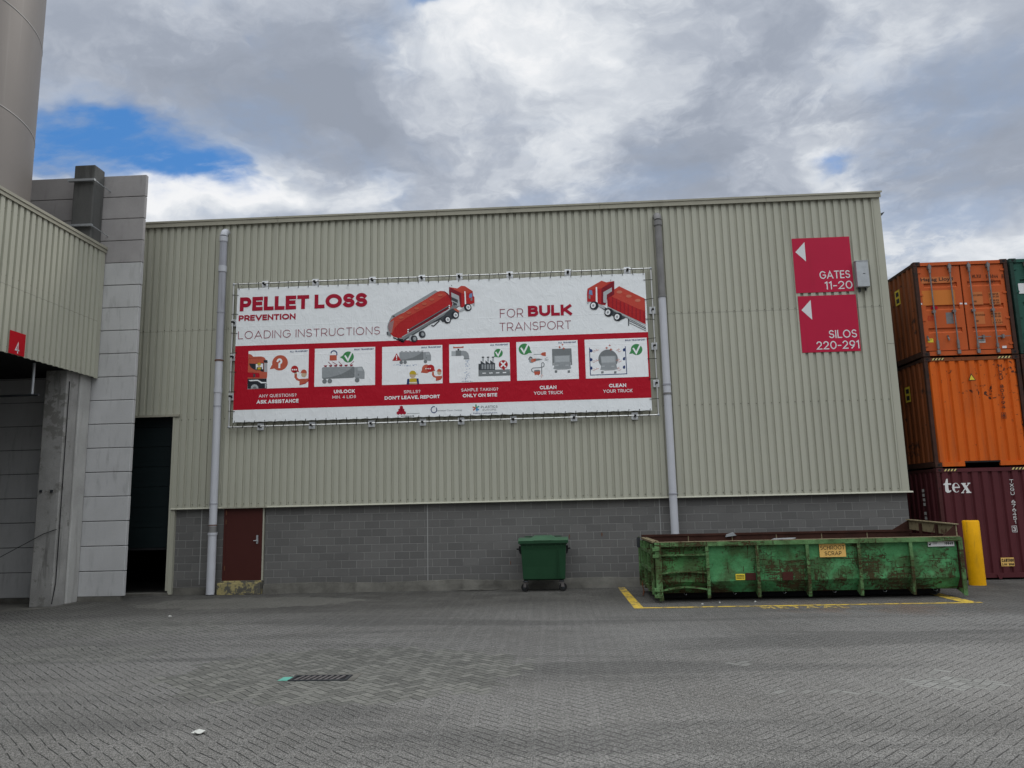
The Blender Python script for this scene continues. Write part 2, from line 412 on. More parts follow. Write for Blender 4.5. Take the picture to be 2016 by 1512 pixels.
wmat('concrete_pillar', (.29, .285, .27), .9, 0, .45, 1.2, .2, streak=.9, streak_col=(.075, .073, .066), sx=5.5, sz=.6, spots=.7, spot_col=(.19, .185, .17), spot_scale=3.5, bump=.004, bscale=25)
wmat('concrete_base', (.125, .12, .105), .9, 0, .6, 2.2, .2, streak=.9, streak_col=(.04, .038, .032), sx=1.5, sz=2, bump=.006, bscale=20)
wmat('joint', (.05, .05, .05), .9)
wmat('mortar_light', (.34, .34, .33), .9)
wmat('silo_metal', (.19, .172, .158), .5, .2, .12, .5, .03, streak=.6, streak_col=(.25, .235, .22), sx=3.5, sz=.12)
wmat('silo_weld', (.26, .25, .24), .5, .3)
wmat('galv', (.40, .42, .43), .45, .5, .25, 5, .1)
wmat('steel_dark', (.05, .055, .06), .5, .5)
wmat('black', (.012, .012, .013), .7)
wmat('rubber', (.018, .018, .018), .75)
wmat('interior', (.015, .015, .015), .9)
wmat('roof_dark', (.12, .12, .12), .9)
wmat('pvc_grey', (.36, .365, .40), .4, 0, .12, 2, .03, streak=.5, streak_col=(.16, .16, .17), sx=12, sz=.5)
wmat('pvc_light', (.50, .51, .54), .38, 0, .1, 2, .03, streak=.3, streak_col=(.25, .25, .25), sx=12, sz=.5)
wmat('pvc_old', (.20, .195, .19), .5, 0, .3, 3, .05, streak=.6, streak_col=(.08, .075, .07), sx=14, sz=.5)
wmat('rust', (.13, .055, .03), .9, 0, .4, 6, .1)
wmat('door_red', (.060, .016, .013), .55, 0, .12, 1.5, .03, streak=.3, streak_col=(.06, .02, .017), sx=6, sz=.6)
wmat('door_green', (.007, .012, .013), .5, 0, .15, 1)
wmat('step_yellow', (.33, .28, .13), .9, 0, .35, 3, .12, spots=1.1, spot_col=(.10, .095, .08), spot_scale=5)
wmat('sign_red', srgb(178, 30, 62), .38, 0, .08, .8, .0, streak=.35, streak_col=srgb(150, 32, 52), sx=6, sz=.3)
wmat('sign_red_b', srgb(175, 6, 26), .4, 0, .05)
wmat('sign_white', (.66, .67, .68), .45, 0, .04)
wmat('sign_back', (.45, .45, .43), .5)
wmat('wheelie_green', (.017, .058, .027), .42, 0, .12, 3, .03, spots=.15, spot_col=(.012, .04, .024), spot_scale=14)
wmat('wheelie_lid', (.06, .13, .075), .35, 0, .2, 3, .03)
wmat('bollard_yellow', srgb(226, 165, 8), .5, 0, .22, 2.5, .08, streak=.5, streak_col=(.28, .17, .02), sx=8, sz=1.2, spots=.12, spot_col=(.16, .11, .03), spot_scale=12, bump=.002, bscale=18)
wmat('paint_plate_white', (.7, .7, .7), .4)
wmat('sticker_yellow', (.72, .56, .05), .45, 0, .1, 6)
wmat('sticker_orange', (.74, .46, .14), .45, 0, .06, 3)
wmat('ink', (.02, .02, .022), .5)
wmat('ink_white', (.68, .68, .66), .6, 0, .1, 5)
wmat('ink_brown', (.05, .022, .012), .6, 0, .15, 5)
wmat('tape_yellow', (.62, .5, .2), .6, 0, .15, 10)
wmat('plastic_clip', (.78, .8, .82), .35)
wmat('alu_tube', (.62, .62, .6), .3, .75, .15, 5)
wmat('litter_white', (.5, .5, .46), .7)
wmat('litter_teal', (.12, .38, .30), .6, 0, .3, 10)
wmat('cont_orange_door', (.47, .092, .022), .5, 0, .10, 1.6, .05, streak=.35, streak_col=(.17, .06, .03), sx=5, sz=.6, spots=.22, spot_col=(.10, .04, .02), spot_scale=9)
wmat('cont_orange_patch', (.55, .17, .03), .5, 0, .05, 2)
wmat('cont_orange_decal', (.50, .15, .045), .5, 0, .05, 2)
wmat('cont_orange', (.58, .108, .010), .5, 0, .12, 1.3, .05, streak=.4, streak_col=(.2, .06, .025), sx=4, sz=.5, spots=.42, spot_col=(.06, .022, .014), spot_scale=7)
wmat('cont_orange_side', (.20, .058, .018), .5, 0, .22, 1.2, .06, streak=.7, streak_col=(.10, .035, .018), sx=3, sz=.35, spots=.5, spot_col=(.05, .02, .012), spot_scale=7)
wmat('cont_maroon', (.085, .020, .024), .5, 0, .12, 1.3, .05, streak=.3, streak_col=(.05, .014, .016), sx=4, sz=.5, spots=.12, spot_col=(.16, .09, .08), spot_scale=8)
wmat('cont_green', (.022, .085, .062), .5, 0, .12, 1.3, .05, streak=.3, streak_col=(.015, .045, .035), sx=4, sz=.5)
wmat('cont_frame', (.05, .022, .015), .65, 0, .4, 5, .15, spots=.7, spot_col=(.03, .018, .014), spot_scale=8)
wmat('cont_frame_green', (.018, .045, .035), .65, 0, .4, 5, .15, spots=.5, spot_col=(.02, .015, .012), spot_scale=8)
wmat('cont_frame_maroon', (.06, .018, .018), .65, 0, .3, 5, .15, spots=.4, spot_col=(.02, .012, .012), spot_scale=8)
wmat('cast_black', (.028, .024, .022), .6, .2)
wmat('bar_grey', (.20, .185, .18), .45, .5, .3, 6, .1, spots=.35, spot_col=(.10, .05, .03), spot_scale=14)
wmat('skip_inside', (.048, .020, .014), .9, 0, .5, 3, .15, streak=.4, streak_col=(.02, .014, .012), sx=5, sz=1.5, bump=.006, bscale=16)
wmat('hood_inside', (.22, .185, .11), .85, 0, .3, 3, .12, spots=.6, spot_col=(.09, .05, .03), spot_scale=7)

def skip_mat(name, base, amount):
    M, t, b = newmat(name)
    p = t.pos()
    big = t.noise(p, 1.0, 4, .6)
    n1 = t.noise(p, 11, 8, .75, 1.2)
    sh = t.noise(t.sc(p, (2.2, 2.2, 22)), 1.0, 5, .65, .8)      # level scrapes
    sv = t.noise(t.sc(p, (22, 22, 2.0)), 1.0, 5, .65, .6)       # upright scrapes
    sd = t.noise(t.n('ShaderNodeMapping', {'Vector': p, 'Rotation': (0, R_(38), 0), 'Scale': (5, 5, 40)}), 1.0, 4, .6, .5)
    k = t.m('MULTIPLY', t.m('SUBTRACT', big, .5), .55)
    z = t.sep(p)[2]
    lowz = t.ss(z, 1.1, .3, 0, .06)  # extra rust and grime low down, painted in to deepen the bottom's shade
    k = t.m('ADD', t.m('ADD', k, lowz), amount+.026)
    def mk(n, lo, w=.03): return t.ss(t.m('ADD', n, k), lo, lo+w)
    r = t.m('MAXIMUM', t.m('MAXIMUM', mk(n1, .635), mk(sh, .665)), t.m('MAXIMUM', mk(sv, .675), mk(sd, .70)))
    n2 = t.noise(p, 11, 5, .6)
    rust = t.mix(n2, (.024, .017, .008), (.072, .042, .018))
    fade = t.noise(p, 2.2, 5, .6)
    grime = t.ss(t.m('ADD', t.noise(p, 2.6, 7, .65, .3), k), .47, .66)
    fine = t.noise(p, 40, 2)
    g = t.mix(t.ss(fade, .35, .65), base, tuple(c*1.25+.01 for c in base))
    g = t.mix(t.m('MULTIPLY', grime, .66), g, (.048, .058, .018))
    g = t.mix(t.m('MULTIPLY', t.ss(fine, .3, .7), .18), g, (.03, .05, .025))
    c = t.mix(t.m('MULTIPLY', r, .93), g, rust)
    setb(t, b, c, t.m('ADD', t.m('MULTIPLY', r, .35), .5), 0, t.m('ADD', t.noise(p, 3.5, 4), t.m('MULTIPLY', r, -.08)), .05, .2)
skip_mat('skip_green', (.058, .222, .083), .004)
skip_mat('skip_worn', (.09, .19, .07), .02)
skip_mat('skip_battered', (.05, .17, .05), .045)

# block wall: courses of 0.4 x 0.2 m blocks
def block_mat():
    M, t, b = newmat('blockwork')
    p = t.pos(); x, y, z = t.sep(p)
    v = t.comb(x, t.m('ADD', z, .0))
    nd = t.n('ShaderNodeTexBrick', {'Vector': v, 'Color1': (.108, .106, .101), 'Color2': (.140, .137, .130), 'Mortar': (.235, .23, .22), 'Scale': 1.0, 'Mortar Size': .008, 'Mortar Smooth': .3, 'Bias': -.1, 'Brick Width': .4, 'Row Height': .2})
    fac = nd.node.outputs['Fac']
    n1 = t.noise(p, 90, 3, .7); n2 = t.noise(p, .55, 4, .6); n3 = t.noise(t.sc(p, (1.2, 1.2, 5)), 1.0, 5, .6)
    f = t.m('ADD', .60, t.m('ADD', t.m('MULTIPLY', n1, .50), t.m('MULTIPLY', n2, .30)))
    c = t.mix(1.0, nd, t.comb(f, f, f), 'MULTIPLY')
    # mortar partly grimed over
    c = t.mix(t.m('MULTIPLY', t.ss(n3, .48, .66), t.m('MULTIPLY', fac, .75)), c, (.12, .118, .113))
    dirt = t.ss(t.m('ADD', z, t.m('MULTIPLY', n3, .5)), .75, .15)
    c = t.mix(t.m('MULTIPLY', dirt, .5), c, (.07, .066, .058))
    setb(t, b, c, .9, 0, t.m('ADD', t.m('MULTIPLY', fac, -1.0), t.m('MULTIPLY', n1, .5)), .006)
block_mat()

# herringbone paving
def ground_mat():
    M, t, b = newmat('paving')
    p = t.pos(); x, y, z = t.sep(p)
    w = .105; c45 = math.cos(R_(45))
    wob = t.noise(p, 1.3, 2, .5, 0, 1); wx, wy, _ = t.sep(wob)
    xx = t.m('ADD', x, t.m('MULTIPLY', t.m('SUBTRACT', wx, .5), .10)); yy = t.m('ADD', y, t.m('MULTIPLY', t.m('SUBTRACT', wy, .5), .10))
    u = t.m('DIVIDE', t.m('MULTIPLY', t.m('ADD', xx, yy), c45), w)
    v = t.m('DIVIDE', t.m('MULTIPLY', t.m('SUBTRACT', yy, xx), c45), w)
    i = t.m('FLOOR', u); j = t.m('FLOOR', v)
    fx = t.m('SUBTRACT', u, i); fy = t.m('SUBTRACT', v, j)
    d = t.m('FLOORED_MODULO', t.m('SUBTRACT', i, j), 4.0)
    eq = lambda k: t.m('COMPARE', d, float(k), .1)
    e0, e1, e2, e3 = [eq(k) for k in range(4)]
    hor = t.m('ADD', e0, e1)
    lx = t.m('ADD', fx, e1); ly = t.m('ADD', fy, e2)
    mn = lambda a, c: t.m('MINIMUM', a, c)
    _eh = mn(mn(lx, t.m('SUBTRACT', 2.0, lx)), mn(fy, t.m('SUBTRACT', 1.0, fy)))
    _ev = mn(mn(ly, t.m('SUBTRACT', 2.0, ly)), mn(fx, t.m('SUBTRACT', 1.0, fx)))
    inv = t.m('SUBTRACT', 1.0, hor); sel = lambda p_, q_: t.m('ADD', t.m('MULTIPLY', p_, hor), t.m('MULTIPLY', q_, inv))
    eu = sel(mn(lx, t.m('SUBTRACT', 2.0, lx)), mn(fx, t.m('SUBTRACT', 1.0, fx)))
    ew = sel(mn(fy, t.m('SUBTRACT', 1.0, fy)), mn(ly, t.m('SUBTRACT', 2.0, ly)))
    idx = t.m('SUBTRACT', i, e1); idy = t.m('SUBTRACT', j, e2)
    wn = t.n('ShaderNodeTexWhiteNoise', {'Vector': t.comb(idx, idy, 0.0)}, 0, noise_dimensions='3D')
    jn = t.noise(p, .9, 4, .6); jn2 = t.noise(p, 7, 3)
    jw = t.m('ADD', .040, t.m('MULTIPLY', jn, .05))
    # the bricks have crept apart along one diagonal on the left of the yard and along the other on the right
    sx_ = t.m('ADD', x, t.m('MULTIPLY', t.m('SUBTRACT', jn, .5), 6.0))
    ju = t.m('MULTIPLY', t.ss(eu, jw, t.m('MULTIPLY', jw, .4)), t.ss(sx_, -.5, 3.5, 1.0, .30))
    jv = t.m('MULTIPLY', t.ss(ew, jw, t.m('MULTIPLY', jw, .4)), t.ss(sx_, -1.0, 3.0, .30, 1.0))
    joint = t.m('MAXIMUM', ju, jv)
    jboth = t.m('MAXIMUM', t.ss(eu, .075, .035), t.ss(ew, .075, .035))
    jstr = t.ss(t.m('ADD', jn, t.m('MULTIPLY', t.m('SUBTRACT', jn2, .5), .7)), .32, .60, .5, 1.0)
    # cleaner re-laid patches round the gully and at the right
    bu = t.m('ADD', idx, t.m('ADD', .5, t.m('MULTIPLY', hor, .5))); bv_ = t.m('ADD', idy, t.m('SUBTRACT', 1.0, t.m('MULTIPLY', hor, .5)))
    bx = t.m('MULTIPLY', t.m('SUBTRACT', bu, bv_), w*c45); by_ = t.m('MULTIPLY', t.m('ADD', bu, bv_), w*c45)
    def patch(cx, cy, rx, ry, nz=1.0):
        a = t.m('DIVIDE', t.m('SUBTRACT', bx, cx), rx); c = t.m('DIVIDE', t.m('SUBTRACT', by_, cy), ry)
        q = t.m('SQRT', t.m('ADD', t.m('MULTIPLY', a, a), t.m('MULTIPLY', c, c)))
        if nz: q = t.m('ADD', q, t.m('MULTIPLY', t.m('SUBTRACT', t.noise(t.comb(bx, by_, 3.0), 2.2, 2), .5), nz))
        return t.m('LESS_THAN', q, 1.0)
    pm = patch(-2.75, 10.4, 2.3, 1.7, .6)
    mx = lambda a, c: t.m('MAXIMUM', a, c)
    g1 = G(1880, 1345); g2 = G(1845, 1322)
    pr = mx(patch(g1[0], g1[1], .55, .28, .9), patch(g2[0], g2[1], .16, .10, 0))
    for px in (1535, 1583, 1638, 1690, 1744):
        g_ = G(px, 1364); pr = mx(pr, patch(g_[0], g_[1], .085, .085, 0))
    g_ = G(1450, 1306); pr = mx(pr, patch(g_[0], g_[1], .14, .12, 0))
    g_ = G(160, 1238); pf = mx(patch(g_[0], g_[1], 3.0, 1.1, 1.2), patch(G(120, 1290)[0], G(120, 1290)[1], 1.6, .7, 1.2))
    pl = t.m('MULTIPLY', patch(-7.2, 18.2, 2.6, 1.1, .6), .55)
    big = t.noise(p, .22, 5, .6); med = t.noise(p, 1.1, 6, .65); trk = t.noise(t.n('ShaderNodeMapping', {'Vector': p, 'Rotation': (0, 0, R_(12)), 'Scale': (.12, .8, 1)}), 1.0, 4, .6, .4); fin = t.m('ADD', t.m('MULTIPLY', t.noise(p, 36, 3, .8), .5), t.m('MULTIPLY', t.noise(p, 85, 1, .5), .5)); fin2 = t.noise(p, 75, 2, .8)
    base = t.mix(t.ss(big, .3, .7), (.118, .113, .103), (.180, .175, .162))
    base = t.mix(t.m('MULTIPLY', t.ss(med, .35, .7), .4), base, (.165, .160, .150))
    base = t.mix(t.m('MULTIPLY', t.ss(trk, .47, .62), .6), base, (.078, .076, .071))
    # patchy brown-grey tone, darker towards the building
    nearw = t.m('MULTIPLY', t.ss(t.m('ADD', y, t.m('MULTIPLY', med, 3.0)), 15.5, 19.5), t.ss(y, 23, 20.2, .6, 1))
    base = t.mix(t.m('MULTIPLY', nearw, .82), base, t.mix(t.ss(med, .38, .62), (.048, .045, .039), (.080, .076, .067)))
    # rusty wash before the skip
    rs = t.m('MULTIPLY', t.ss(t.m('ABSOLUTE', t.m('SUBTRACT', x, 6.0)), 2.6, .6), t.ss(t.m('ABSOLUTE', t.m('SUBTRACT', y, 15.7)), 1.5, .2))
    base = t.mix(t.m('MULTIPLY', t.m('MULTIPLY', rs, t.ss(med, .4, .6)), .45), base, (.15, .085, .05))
    bv = t.m('ADD', .93, t.m('MULTIPLY', wn, .14))
    c1 = t.mix(1.0, base, t.comb(bv, bv, bv), 'MULTIPLY')
    bvp = t.mix(wn, (.100, .099, .088), (.180, .178, .156))
    c1 = t.mix(t.m('MULTIPLY', pm, .9), c1, bvp)
    c1 = t.mix(t.m('MULTIPLY', pf, .55), c1, bvp)
    c1 = t.mix(t.m('MULTIPLY', pr, .8), c1, t.mix(wn, (.165, .165, .15), (.225, .225, .207)))
    c1 = t.mix(pl, c1, (.16, .155, .135))
    sp = t.m('ADD', .12, t.m('MULTIPLY', t.ss(fin, .36, .64), 1.65))
    spm = t.mix(t.m('MULTIPLY', t.m('MAXIMUM', pm, pr), .6), t.comb(sp, sp, sp), (1, 1, 1))
    c1 = t.mix(1.0, c1, spm, 'MULTIPLY')
    c1 = t.mix(t.m('MULTIPLY', t.ss(fin2, .60, .68), t.m('SUBTRACT', .7, t.m('MULTIPLY', pm, .4))), c1, (.42, .42, .41))
    jside = t.ss(t.m('ADD', x, t.m('MULTIPLY', jn, 5.0)), 1.0, 7.0, 1.0, .8)
    jf = t.m('MULTIPLY', t.m('MULTIPLY', joint, jstr), t.m('MULTIPLY', jside, .95))
    jf = t.m('MAXIMUM', jf, t.m('MULTIPLY', t.m('MULTIPLY', jboth, t.m('MAXIMUM', pm, pr)), .75))
    c1 = t.mix(jf, c1, (.014, .014, .013))
    hgt = t.m('ADD', t.m('MULTIPLY', t.m('MULTIPLY', joint, jstr), -1.0), t.m('ADD', t.m('MULTIPLY', fin, .5), t.m('MULTIPLY', wn, .25)))
    setb(t, b, c1, .82, 0, hgt, .006, .2)
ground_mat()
def paint_mat():
    M, t, b = newmat('road_yellow')
    p = t.pos(); n = t.noise(p, 9, 6, .7, .3); n2 = t.noise(p, 1.6, 3)
    a = t.ss(t.m('ADD', n, t.m('MULTIPLY', t.m('SUBTRACT', n2, .5), .5)), .60, .48)
    c = t.mix(a, (.12, .10, .06), (.62, .42, .04))
    setb(t, b, c, .7)
    M2, t2, b2 = newmat('road_yellow_worn')
    p = t2.pos(); n = t2.noise(p, 14, 5, .7, .3)
    setb(t2, b2, t2.mix(t2.ss(n, .58, .44), (.12, .10, .06), (.52, .37, .08)), .7)
paint_mat()

# printed vinyl: one creased sheet, so every ink shares its creases
def print_mat(name, col, rough=.42):
    M, t, b = newmat(name)
    p = t.pos(); x, y, z = t.sep(p)
    q = t.comb(x, z, 0.0)
    n1 = t.noise(q, 1.1, 4, .55, .6)
    r1 = t.m('ABSOLUTE', t.m('SUBTRACT', t.noise(t.n('ShaderNodeMapping', {'Vector': q, 'Rotation': (0, 0, R_(30)), 'Scale': (3.2, 1.1, 1)}), 1.0, 3, .5, .8), .5))
    r2 = t.m('ABSOLUTE', t.m('SUBTRACT', t.noise(t.n('ShaderNodeMapping', {'Vector': q, 'Rotation': (0, 0, R_(-55)), 'Scale': (2.6, 1.3, 1)}), 1.6, 3, .5, .9), .5))
    crease = t.m('ADD', t.ss(r1, .05, .0), t.ss(r2, .04, .0))
    foldx = t.ss(t.m('ABSOLUTE', t.m('SUBTRACT', t.m('FLOORED_MODULO', t.m('ADD', x, 8.5), 1.27), .635)), .02, .0)
    foldz = t.m('ADD', t.ss(t.m('ABSOLUTE', t.m('SUBTRACT', z, 7.12)), .018, .0), t.ss(t.m('ABSOLUTE', t.m('SUBTRACT', z, 6.28)), .018, .0))
    hem = t.m('MULTIPLY', t.ss(z, 5.0, 4.45), t.m('SINE', t.m('ADD', t.m('MULTIPLY', x, 16.0), t.m('MULTIPLY', n1, 14.0))))
    h = t.m('ADD', t.m('MULTIPLY', n1, 1.6), t.m('ADD', t.m('MULTIPLY', crease, .10), t.m('ADD', t.m('MULTIPLY', t.m('ADD', foldx, foldz), .10), t.m('MULTIPLY', hem, .10))))
    g = t.noise(q, 9, 4); f = t.m('ADD', .96, t.m('MULTIPLY', g, .08))
    setb(t, b, t.mix(1.0, col, t.comb(f, f, f), 'MULTIPLY'), rough, 0, h, .018, .18)
for nme, c in dict(
    v_white=(.80, .825, .83), v_white2=(.85, .865, .87), v_red=(.42, .004, .018), v_darkred=(.26, .006, .022), v_text=(.36, .006, .028), v_thin=(.25, .01, .04), v_navy=(.02, .045, .15), v_ink=(.025, .028, .035),
    v_coral=(.50, .105, .06), v_coral2=(.55, .17, .11), v_green=(.055, .25, .085), v_grey=(.30, .32, .33), v_lgrey=(.42, .445, .455), v_mgrey=(.19, .205, .21), v_dgrey=(.055, .062, .068), v_skin=(.55, .42, .28), v_yellow=(.55, .40, .03),
    v_truck=(.42, .018, .02), v_trucktop=(.50, .06, .04), v_truckshade=(.20, .010, .02), v_truckrib=(.30, .012, .02), v_blue=(.16, .26, .45), v_teal=(.05, .33, .28), v_sky=(.03, .25, .5)).items(): print_mat(nme, c)

# ------------------------------------------------------------------ ground
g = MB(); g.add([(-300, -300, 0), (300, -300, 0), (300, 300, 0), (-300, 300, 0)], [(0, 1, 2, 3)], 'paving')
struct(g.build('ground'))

m_ = MB(); q0 = (-20, 17.2); q1 = G(0, 1206); q2 = G(150, 1186)
m_.add([(-20, 17.3, .004), (q1[0], q1[1], .004), (-11.75, 17.85, .004), (-11.75, 18.9, .004), (-20, 18.9, .004)], [(0, 1, 2, 3, 4)], 'concrete_base'); struct(m_.build('pavement'))
# ------------------------------------------------------------------ warehouse
BX0, BX1, YW = -30.0, 9.01, 20.16
ZS, ZT = 2.23, 10.16           # siding bottom / top
wh = thing('warehouse', 'cream ribbed metal warehouse on a grey concrete block base', 'warehouse', (-1, YW, 0))

def ribs(mb, a0, a1, z0, z1, Y, mat, axis='x', sgn=1, pitch=.2, depth=.043, skipz=None, phase=0):
    """ribbed sheet: crest on the plane Y, grooves behind. axis 'x' runs along X facing -Y; axis 'y' runs along Y at x=Y facing +X"""
    prof = [(0, 0), (.118, 0), (.125, 1), (.189, 1), (.2, 0)]
    pts = []
    k = math.floor((a0-phase)/pitch)
    while k*pitch+phase < a1:
        for q, dd in prof[:-1]:
            s = k*pitch+phase+q*pitch/.2
            if a0 <= s <= a1: pts.append((s, dd*depth))
        k += 1
    if pts[0][0] > a0+1e-4: pts.insert(0, (a0, pts[0][1]))
    if pts[-1][0] < a1-1e-4: pts.append((a1, pts[-1][1]))
    def P(s, d, z): return (s, Y+d, z) if axis == 'x' else (Y-d, s, z)
    vs = [P(s, d, z0) for s, d in pts]+[P(s, d, z1) for s, d in pts]; n = len(pts)
    mb.add(vs, [(i, i+1, n+i+1, n+i) for i in range(n-1)], mat)
def screws(mb, a0, a1, z, Y, axis='x', pitch=.2, off=.164, phase=0, depth=.043):
    k = math.ceil((a0-phase-off)/pitch)
    while k*pitch+phase+off < a1:
        s = k*pitch+phase+off; jz = random.uniform(-.006, .006)
        if axis == 'x': mb.box(s-.009, s+.009, Y+depth-.012, Y+depth, z-.009+jz, z+.009+jz, 'screw')
        else: mb.box(Y-depth, Y-depth+.012, s-.009, s+.009, z-.009+jz, z+.009+jz, 'screw')
        k += 1
DX0, DX1, DZ = -12.6, -10.19, 4.71
s = MB()
ribs(s, DX1, BX1-.17, ZS, ZT, YW, 'cream_siding')
ribs(s, BX0, DX1, DZ, ZT, YW, 'cream_siding')
for zz in (7.13, 4.62, 2.33): screws(s, -10.1 if zz < DZ else -11.6, BX1-.2, zz, YW)
s.build('siding', wh)
s = MB()                                               # overlap dents
s.prism([(6.55, 2.92), (6.74, 2.86), (6.78, 2.74), (6.62, 2.70)], 'y', YW-.004, YW-.001, 'cream_trim')
e = MB(); ribs(e, YW+.15, YW+22, ZS, ZT, BX1, 'cream_siding', 'y'); e.box(BX1-.3, BX1-.05, YW+.32, YW+22, 0, ZS, 'blockwork'); e.build('end_wall', wh)
c = MB(); c.box(BX1-.17, BX1+.004, YW-.012, YW-.004, ZS+.02, ZT, 'cream_trim'); c.box(BX1, BX1+.012, YW-.008, YW+.18, ZS+.02, ZT, 'cream_trim'); c.box(BX1-.17, BX1+.006, YW-.016, YW-.013, 6.08, 6.085, 'joint'); c.build('corner_trim', wh)
c = MB(); x = BX0
while x < BX1:
    x2 = min(x+4.5, BX1+.035)
    if x2 > -13.5:
        c.prism([(YW-.065, 10.10), (YW-.065, 10.22), (YW-.085, 10.22), (YW-.085, 10.27), (YW+.3, 10.3), (YW+.3, 10.2), (YW-.045, 10.2), (YW-.045, 10.10)], 'x', x+.004, x2-.002, 'cap_trim')
        c.box(x2-.03, x2+.03, YW-.089, YW-.086, 10.22, 10.272, 'cap_trim')
    x = x2
c.build('roof_cap', wh)
c = MB(); c.box(BX0, BX1-.1, YW+.32, YW+22, 10.02, 10.08, 'roof_dark'); c.build('roof', wh)
YB = YW+.10                                            # face of the blockwork
b_ = MB()
b_.box(-7.66, BX1-.02, YB, YB+.2, .18, ZS+.1, 'blockwork')
b_.box(DX1+.10, -8.76, YB, YB+.2, .18, ZS+.1, 'blockwork')
b_.build('block_wall', wh)
for xx in (W(842, 1060, YB)[0], W(1299, 1010, YB)[0], -9.39):
    b_ = MB(); b_.box(xx-.009, xx+.009, YB-.004, YB+.01, .25, 2.2, 'mortar_light'); b_.build('expansion_joint', wh)
b_ = MB()                                              # concrete footing, uneven
n = 60; pts = []
for i in range(n+1):
    xx = -7.64+i*(BX1+7.60)/n; pts.append((xx, .235+.018*math.sin(xx*1.7)+random.uniform(-.008, .008), YB-.09+.02*math.sin(xx*1.1)))
vs = []
for xx, zz, yy in pts: vs += [(xx, yy-.03, 0), (xx, yy, zz*.6), (xx, yy+.03, zz), (xx, YB+.05, zz+.02)]
fs = [(4*i+k, 4*i+4+k, 4*i+5+k, 4*i+1+k) for i in range(n) for k in range(3)]
b_.add(vs, fs, 'concrete_base')
b_.box(DX1+.02, -8.75, YB-.02, YB+.1, 0, .18, 'concrete_base')
b_.build('footing', wh)
b_ = MB(); b_.prism([(YW-.045, ZS-.012), (YW-.006, ZS+.026), (YW+.09, ZS+.02), (YW+.09, ZS+.0), (YW-.03, ZS-.015)], 'x', -7.6, BX1+.09, 'cream_trim')
b_.prism([(YW-.045, ZS-.012), (YW-.006, ZS+.026), (YW+.09, ZS+.02), (YW+.09, ZS+.0), (YW-.03, ZS-.015)], 'x', DX1+.0, -8.80, 'cream_trim')
b_.build('drip_flashing', wh)
# personnel door
dr = MB(); dr.box(-8.70, -7.71, YW+.05, YW+.10, .335, 2.20, 'door_red'); dr = dr.build('personnel_door', wh, bevel=.004)
k = MB(); k.box(-7.87, -7.82, YW+.038, YW+.05, 1.28, 1.50, 'galv'); k.tube([(-7.845, YW+.04, 1.36), (-7.845, YW-.0, 1.36), (-7.93, YW-.0, 1.36)], .011, 'galv', 8); k.build('handle', dr)
for zz in (.7, 1.9, 2.14):
    k = MB(); k.box(-8.71, -8.685, YW+.035, YW+.049, zz-.1, zz+.02, 'rust'); k.build('hinge', dr)
k = MB(); k.box(-8.76, -8.70, YW+.045, YW+.2, .32, 2.215, 'door_red'); k.box(-7.71, -7.675, YW+.045, YW+.2, .32, 2.215, 'cream_trim'); k.box(-8.70, -7.71, YW+.06, YW+.2, 2.2, 2.225, 'door_red')
k.box(-8.82, -7.58, YW-.05, YW+.04, 2.212, 2.24, 'cap_trim'); k.build('door_frame', wh)
k = MB(); k.box(-8.80, -7.66, YW-.16, YW+.12, 0, .30, 'step_yellow'); k.box(-8.79, -7.67, YW-.02, YW+.1, .30, .34, 'step_yellow'); k.build('doorstep', wh, bevel=.01)
# roller door, half open
rd = MB(); zb = W(300, 1079, YW+.22)[1]; z = zb; yy = YW+.2; nsl = 0
while z < DZ+.2:
    h_ = .54; rd.box(DX0, DX1-.05, yy, yy+.04, z+.012, z+h_, 'door_green')
    for q in (.17, .36): rd.box(DX0, DX1-.05, yy-.004, yy, z+q, z+q+.02, 'door_green')
    z += h_
rd.box(DX0, DX1-.05, yy-.02, yy+.03, zb-.05, zb, 'black')
rd.build('roller_door', wh)
k = MB(); k.box(DX1-.055, DX1, YW-.02, YW+.3, .12, DZ, 'cream_trim'); k.box(DX0, DX1+.12, YW-.05, YW+.02, DZ, DZ+.06, 'cap_trim'); k.box(DX0, DX1+.02, YW-.03, YW+.3, 0, .06, 'concrete_base')
k.box(DX1, DX1+.1, YW+.0, YW+.16, .02, 2.2, 'cream_trim'); k.build('opening_frame', wh)
k = MB(); k.box(DX0-4, DX0, YW+.05, YW+.3, 0, DZ+.2, 'interior'); k.box(DX0-6, -1, YW+6, YW+6.2, 0, 9, 'interior'); k.box(-1.2, -1, YW+.4, YW+6, 0, 9, 'interior'); k.box(DX0-6, DX0-5.8, YW+.3, YW+6, 0, 9, 'interior')
k.box(DX0-6, -1, YW+.35, YW+6.2, 6.0, 6.2, 'interior'); k.build('interior_wall', wh)
# small marks on the blockwork and siding
for px, py, w_, h_ in ((1121, 1056, .02, .12), (1185, 1052, .035, .10), (1005, 1108, .02, .10)):
    a, zz = W(px, py, YB); k = MB(); k.prism([(a-w_*.3, zz-h_/2), (a+w_*.1, zz-h_*.55), (a+w_*.5, zz), (a+w_*.3, zz+h_/2), (a-w_*.5, zz+h_*.3)], 'y', YB-.006, YB+.01, 'rust'); k.build('rust_fixing', wh)
lamp = thing('wall_light', 'dark floodlight jutting from the right end of the warehouse near the roof', 'floodlight', (BX1+.05, YW+1.5, 9.6))
k = MB(); a, zz = W(1733, 424, YW+1.5); k.hexa([(a-.15, YW+1.4, zz-.06), (a+.02, YW+1.4, zz-.02), (a+.02, YW+1.65, zz-.02), (a-.15, YW+1.65, zz-.06)], [(a-.15, YW+1.4, zz-.02), (a+.09, YW+1.4, zz+.07), (a+.09, YW+1.65, zz+.07), (a-.15, YW+1.65, zz-.02)], 'steel_dark'); k.build('lamp_head', lamp)
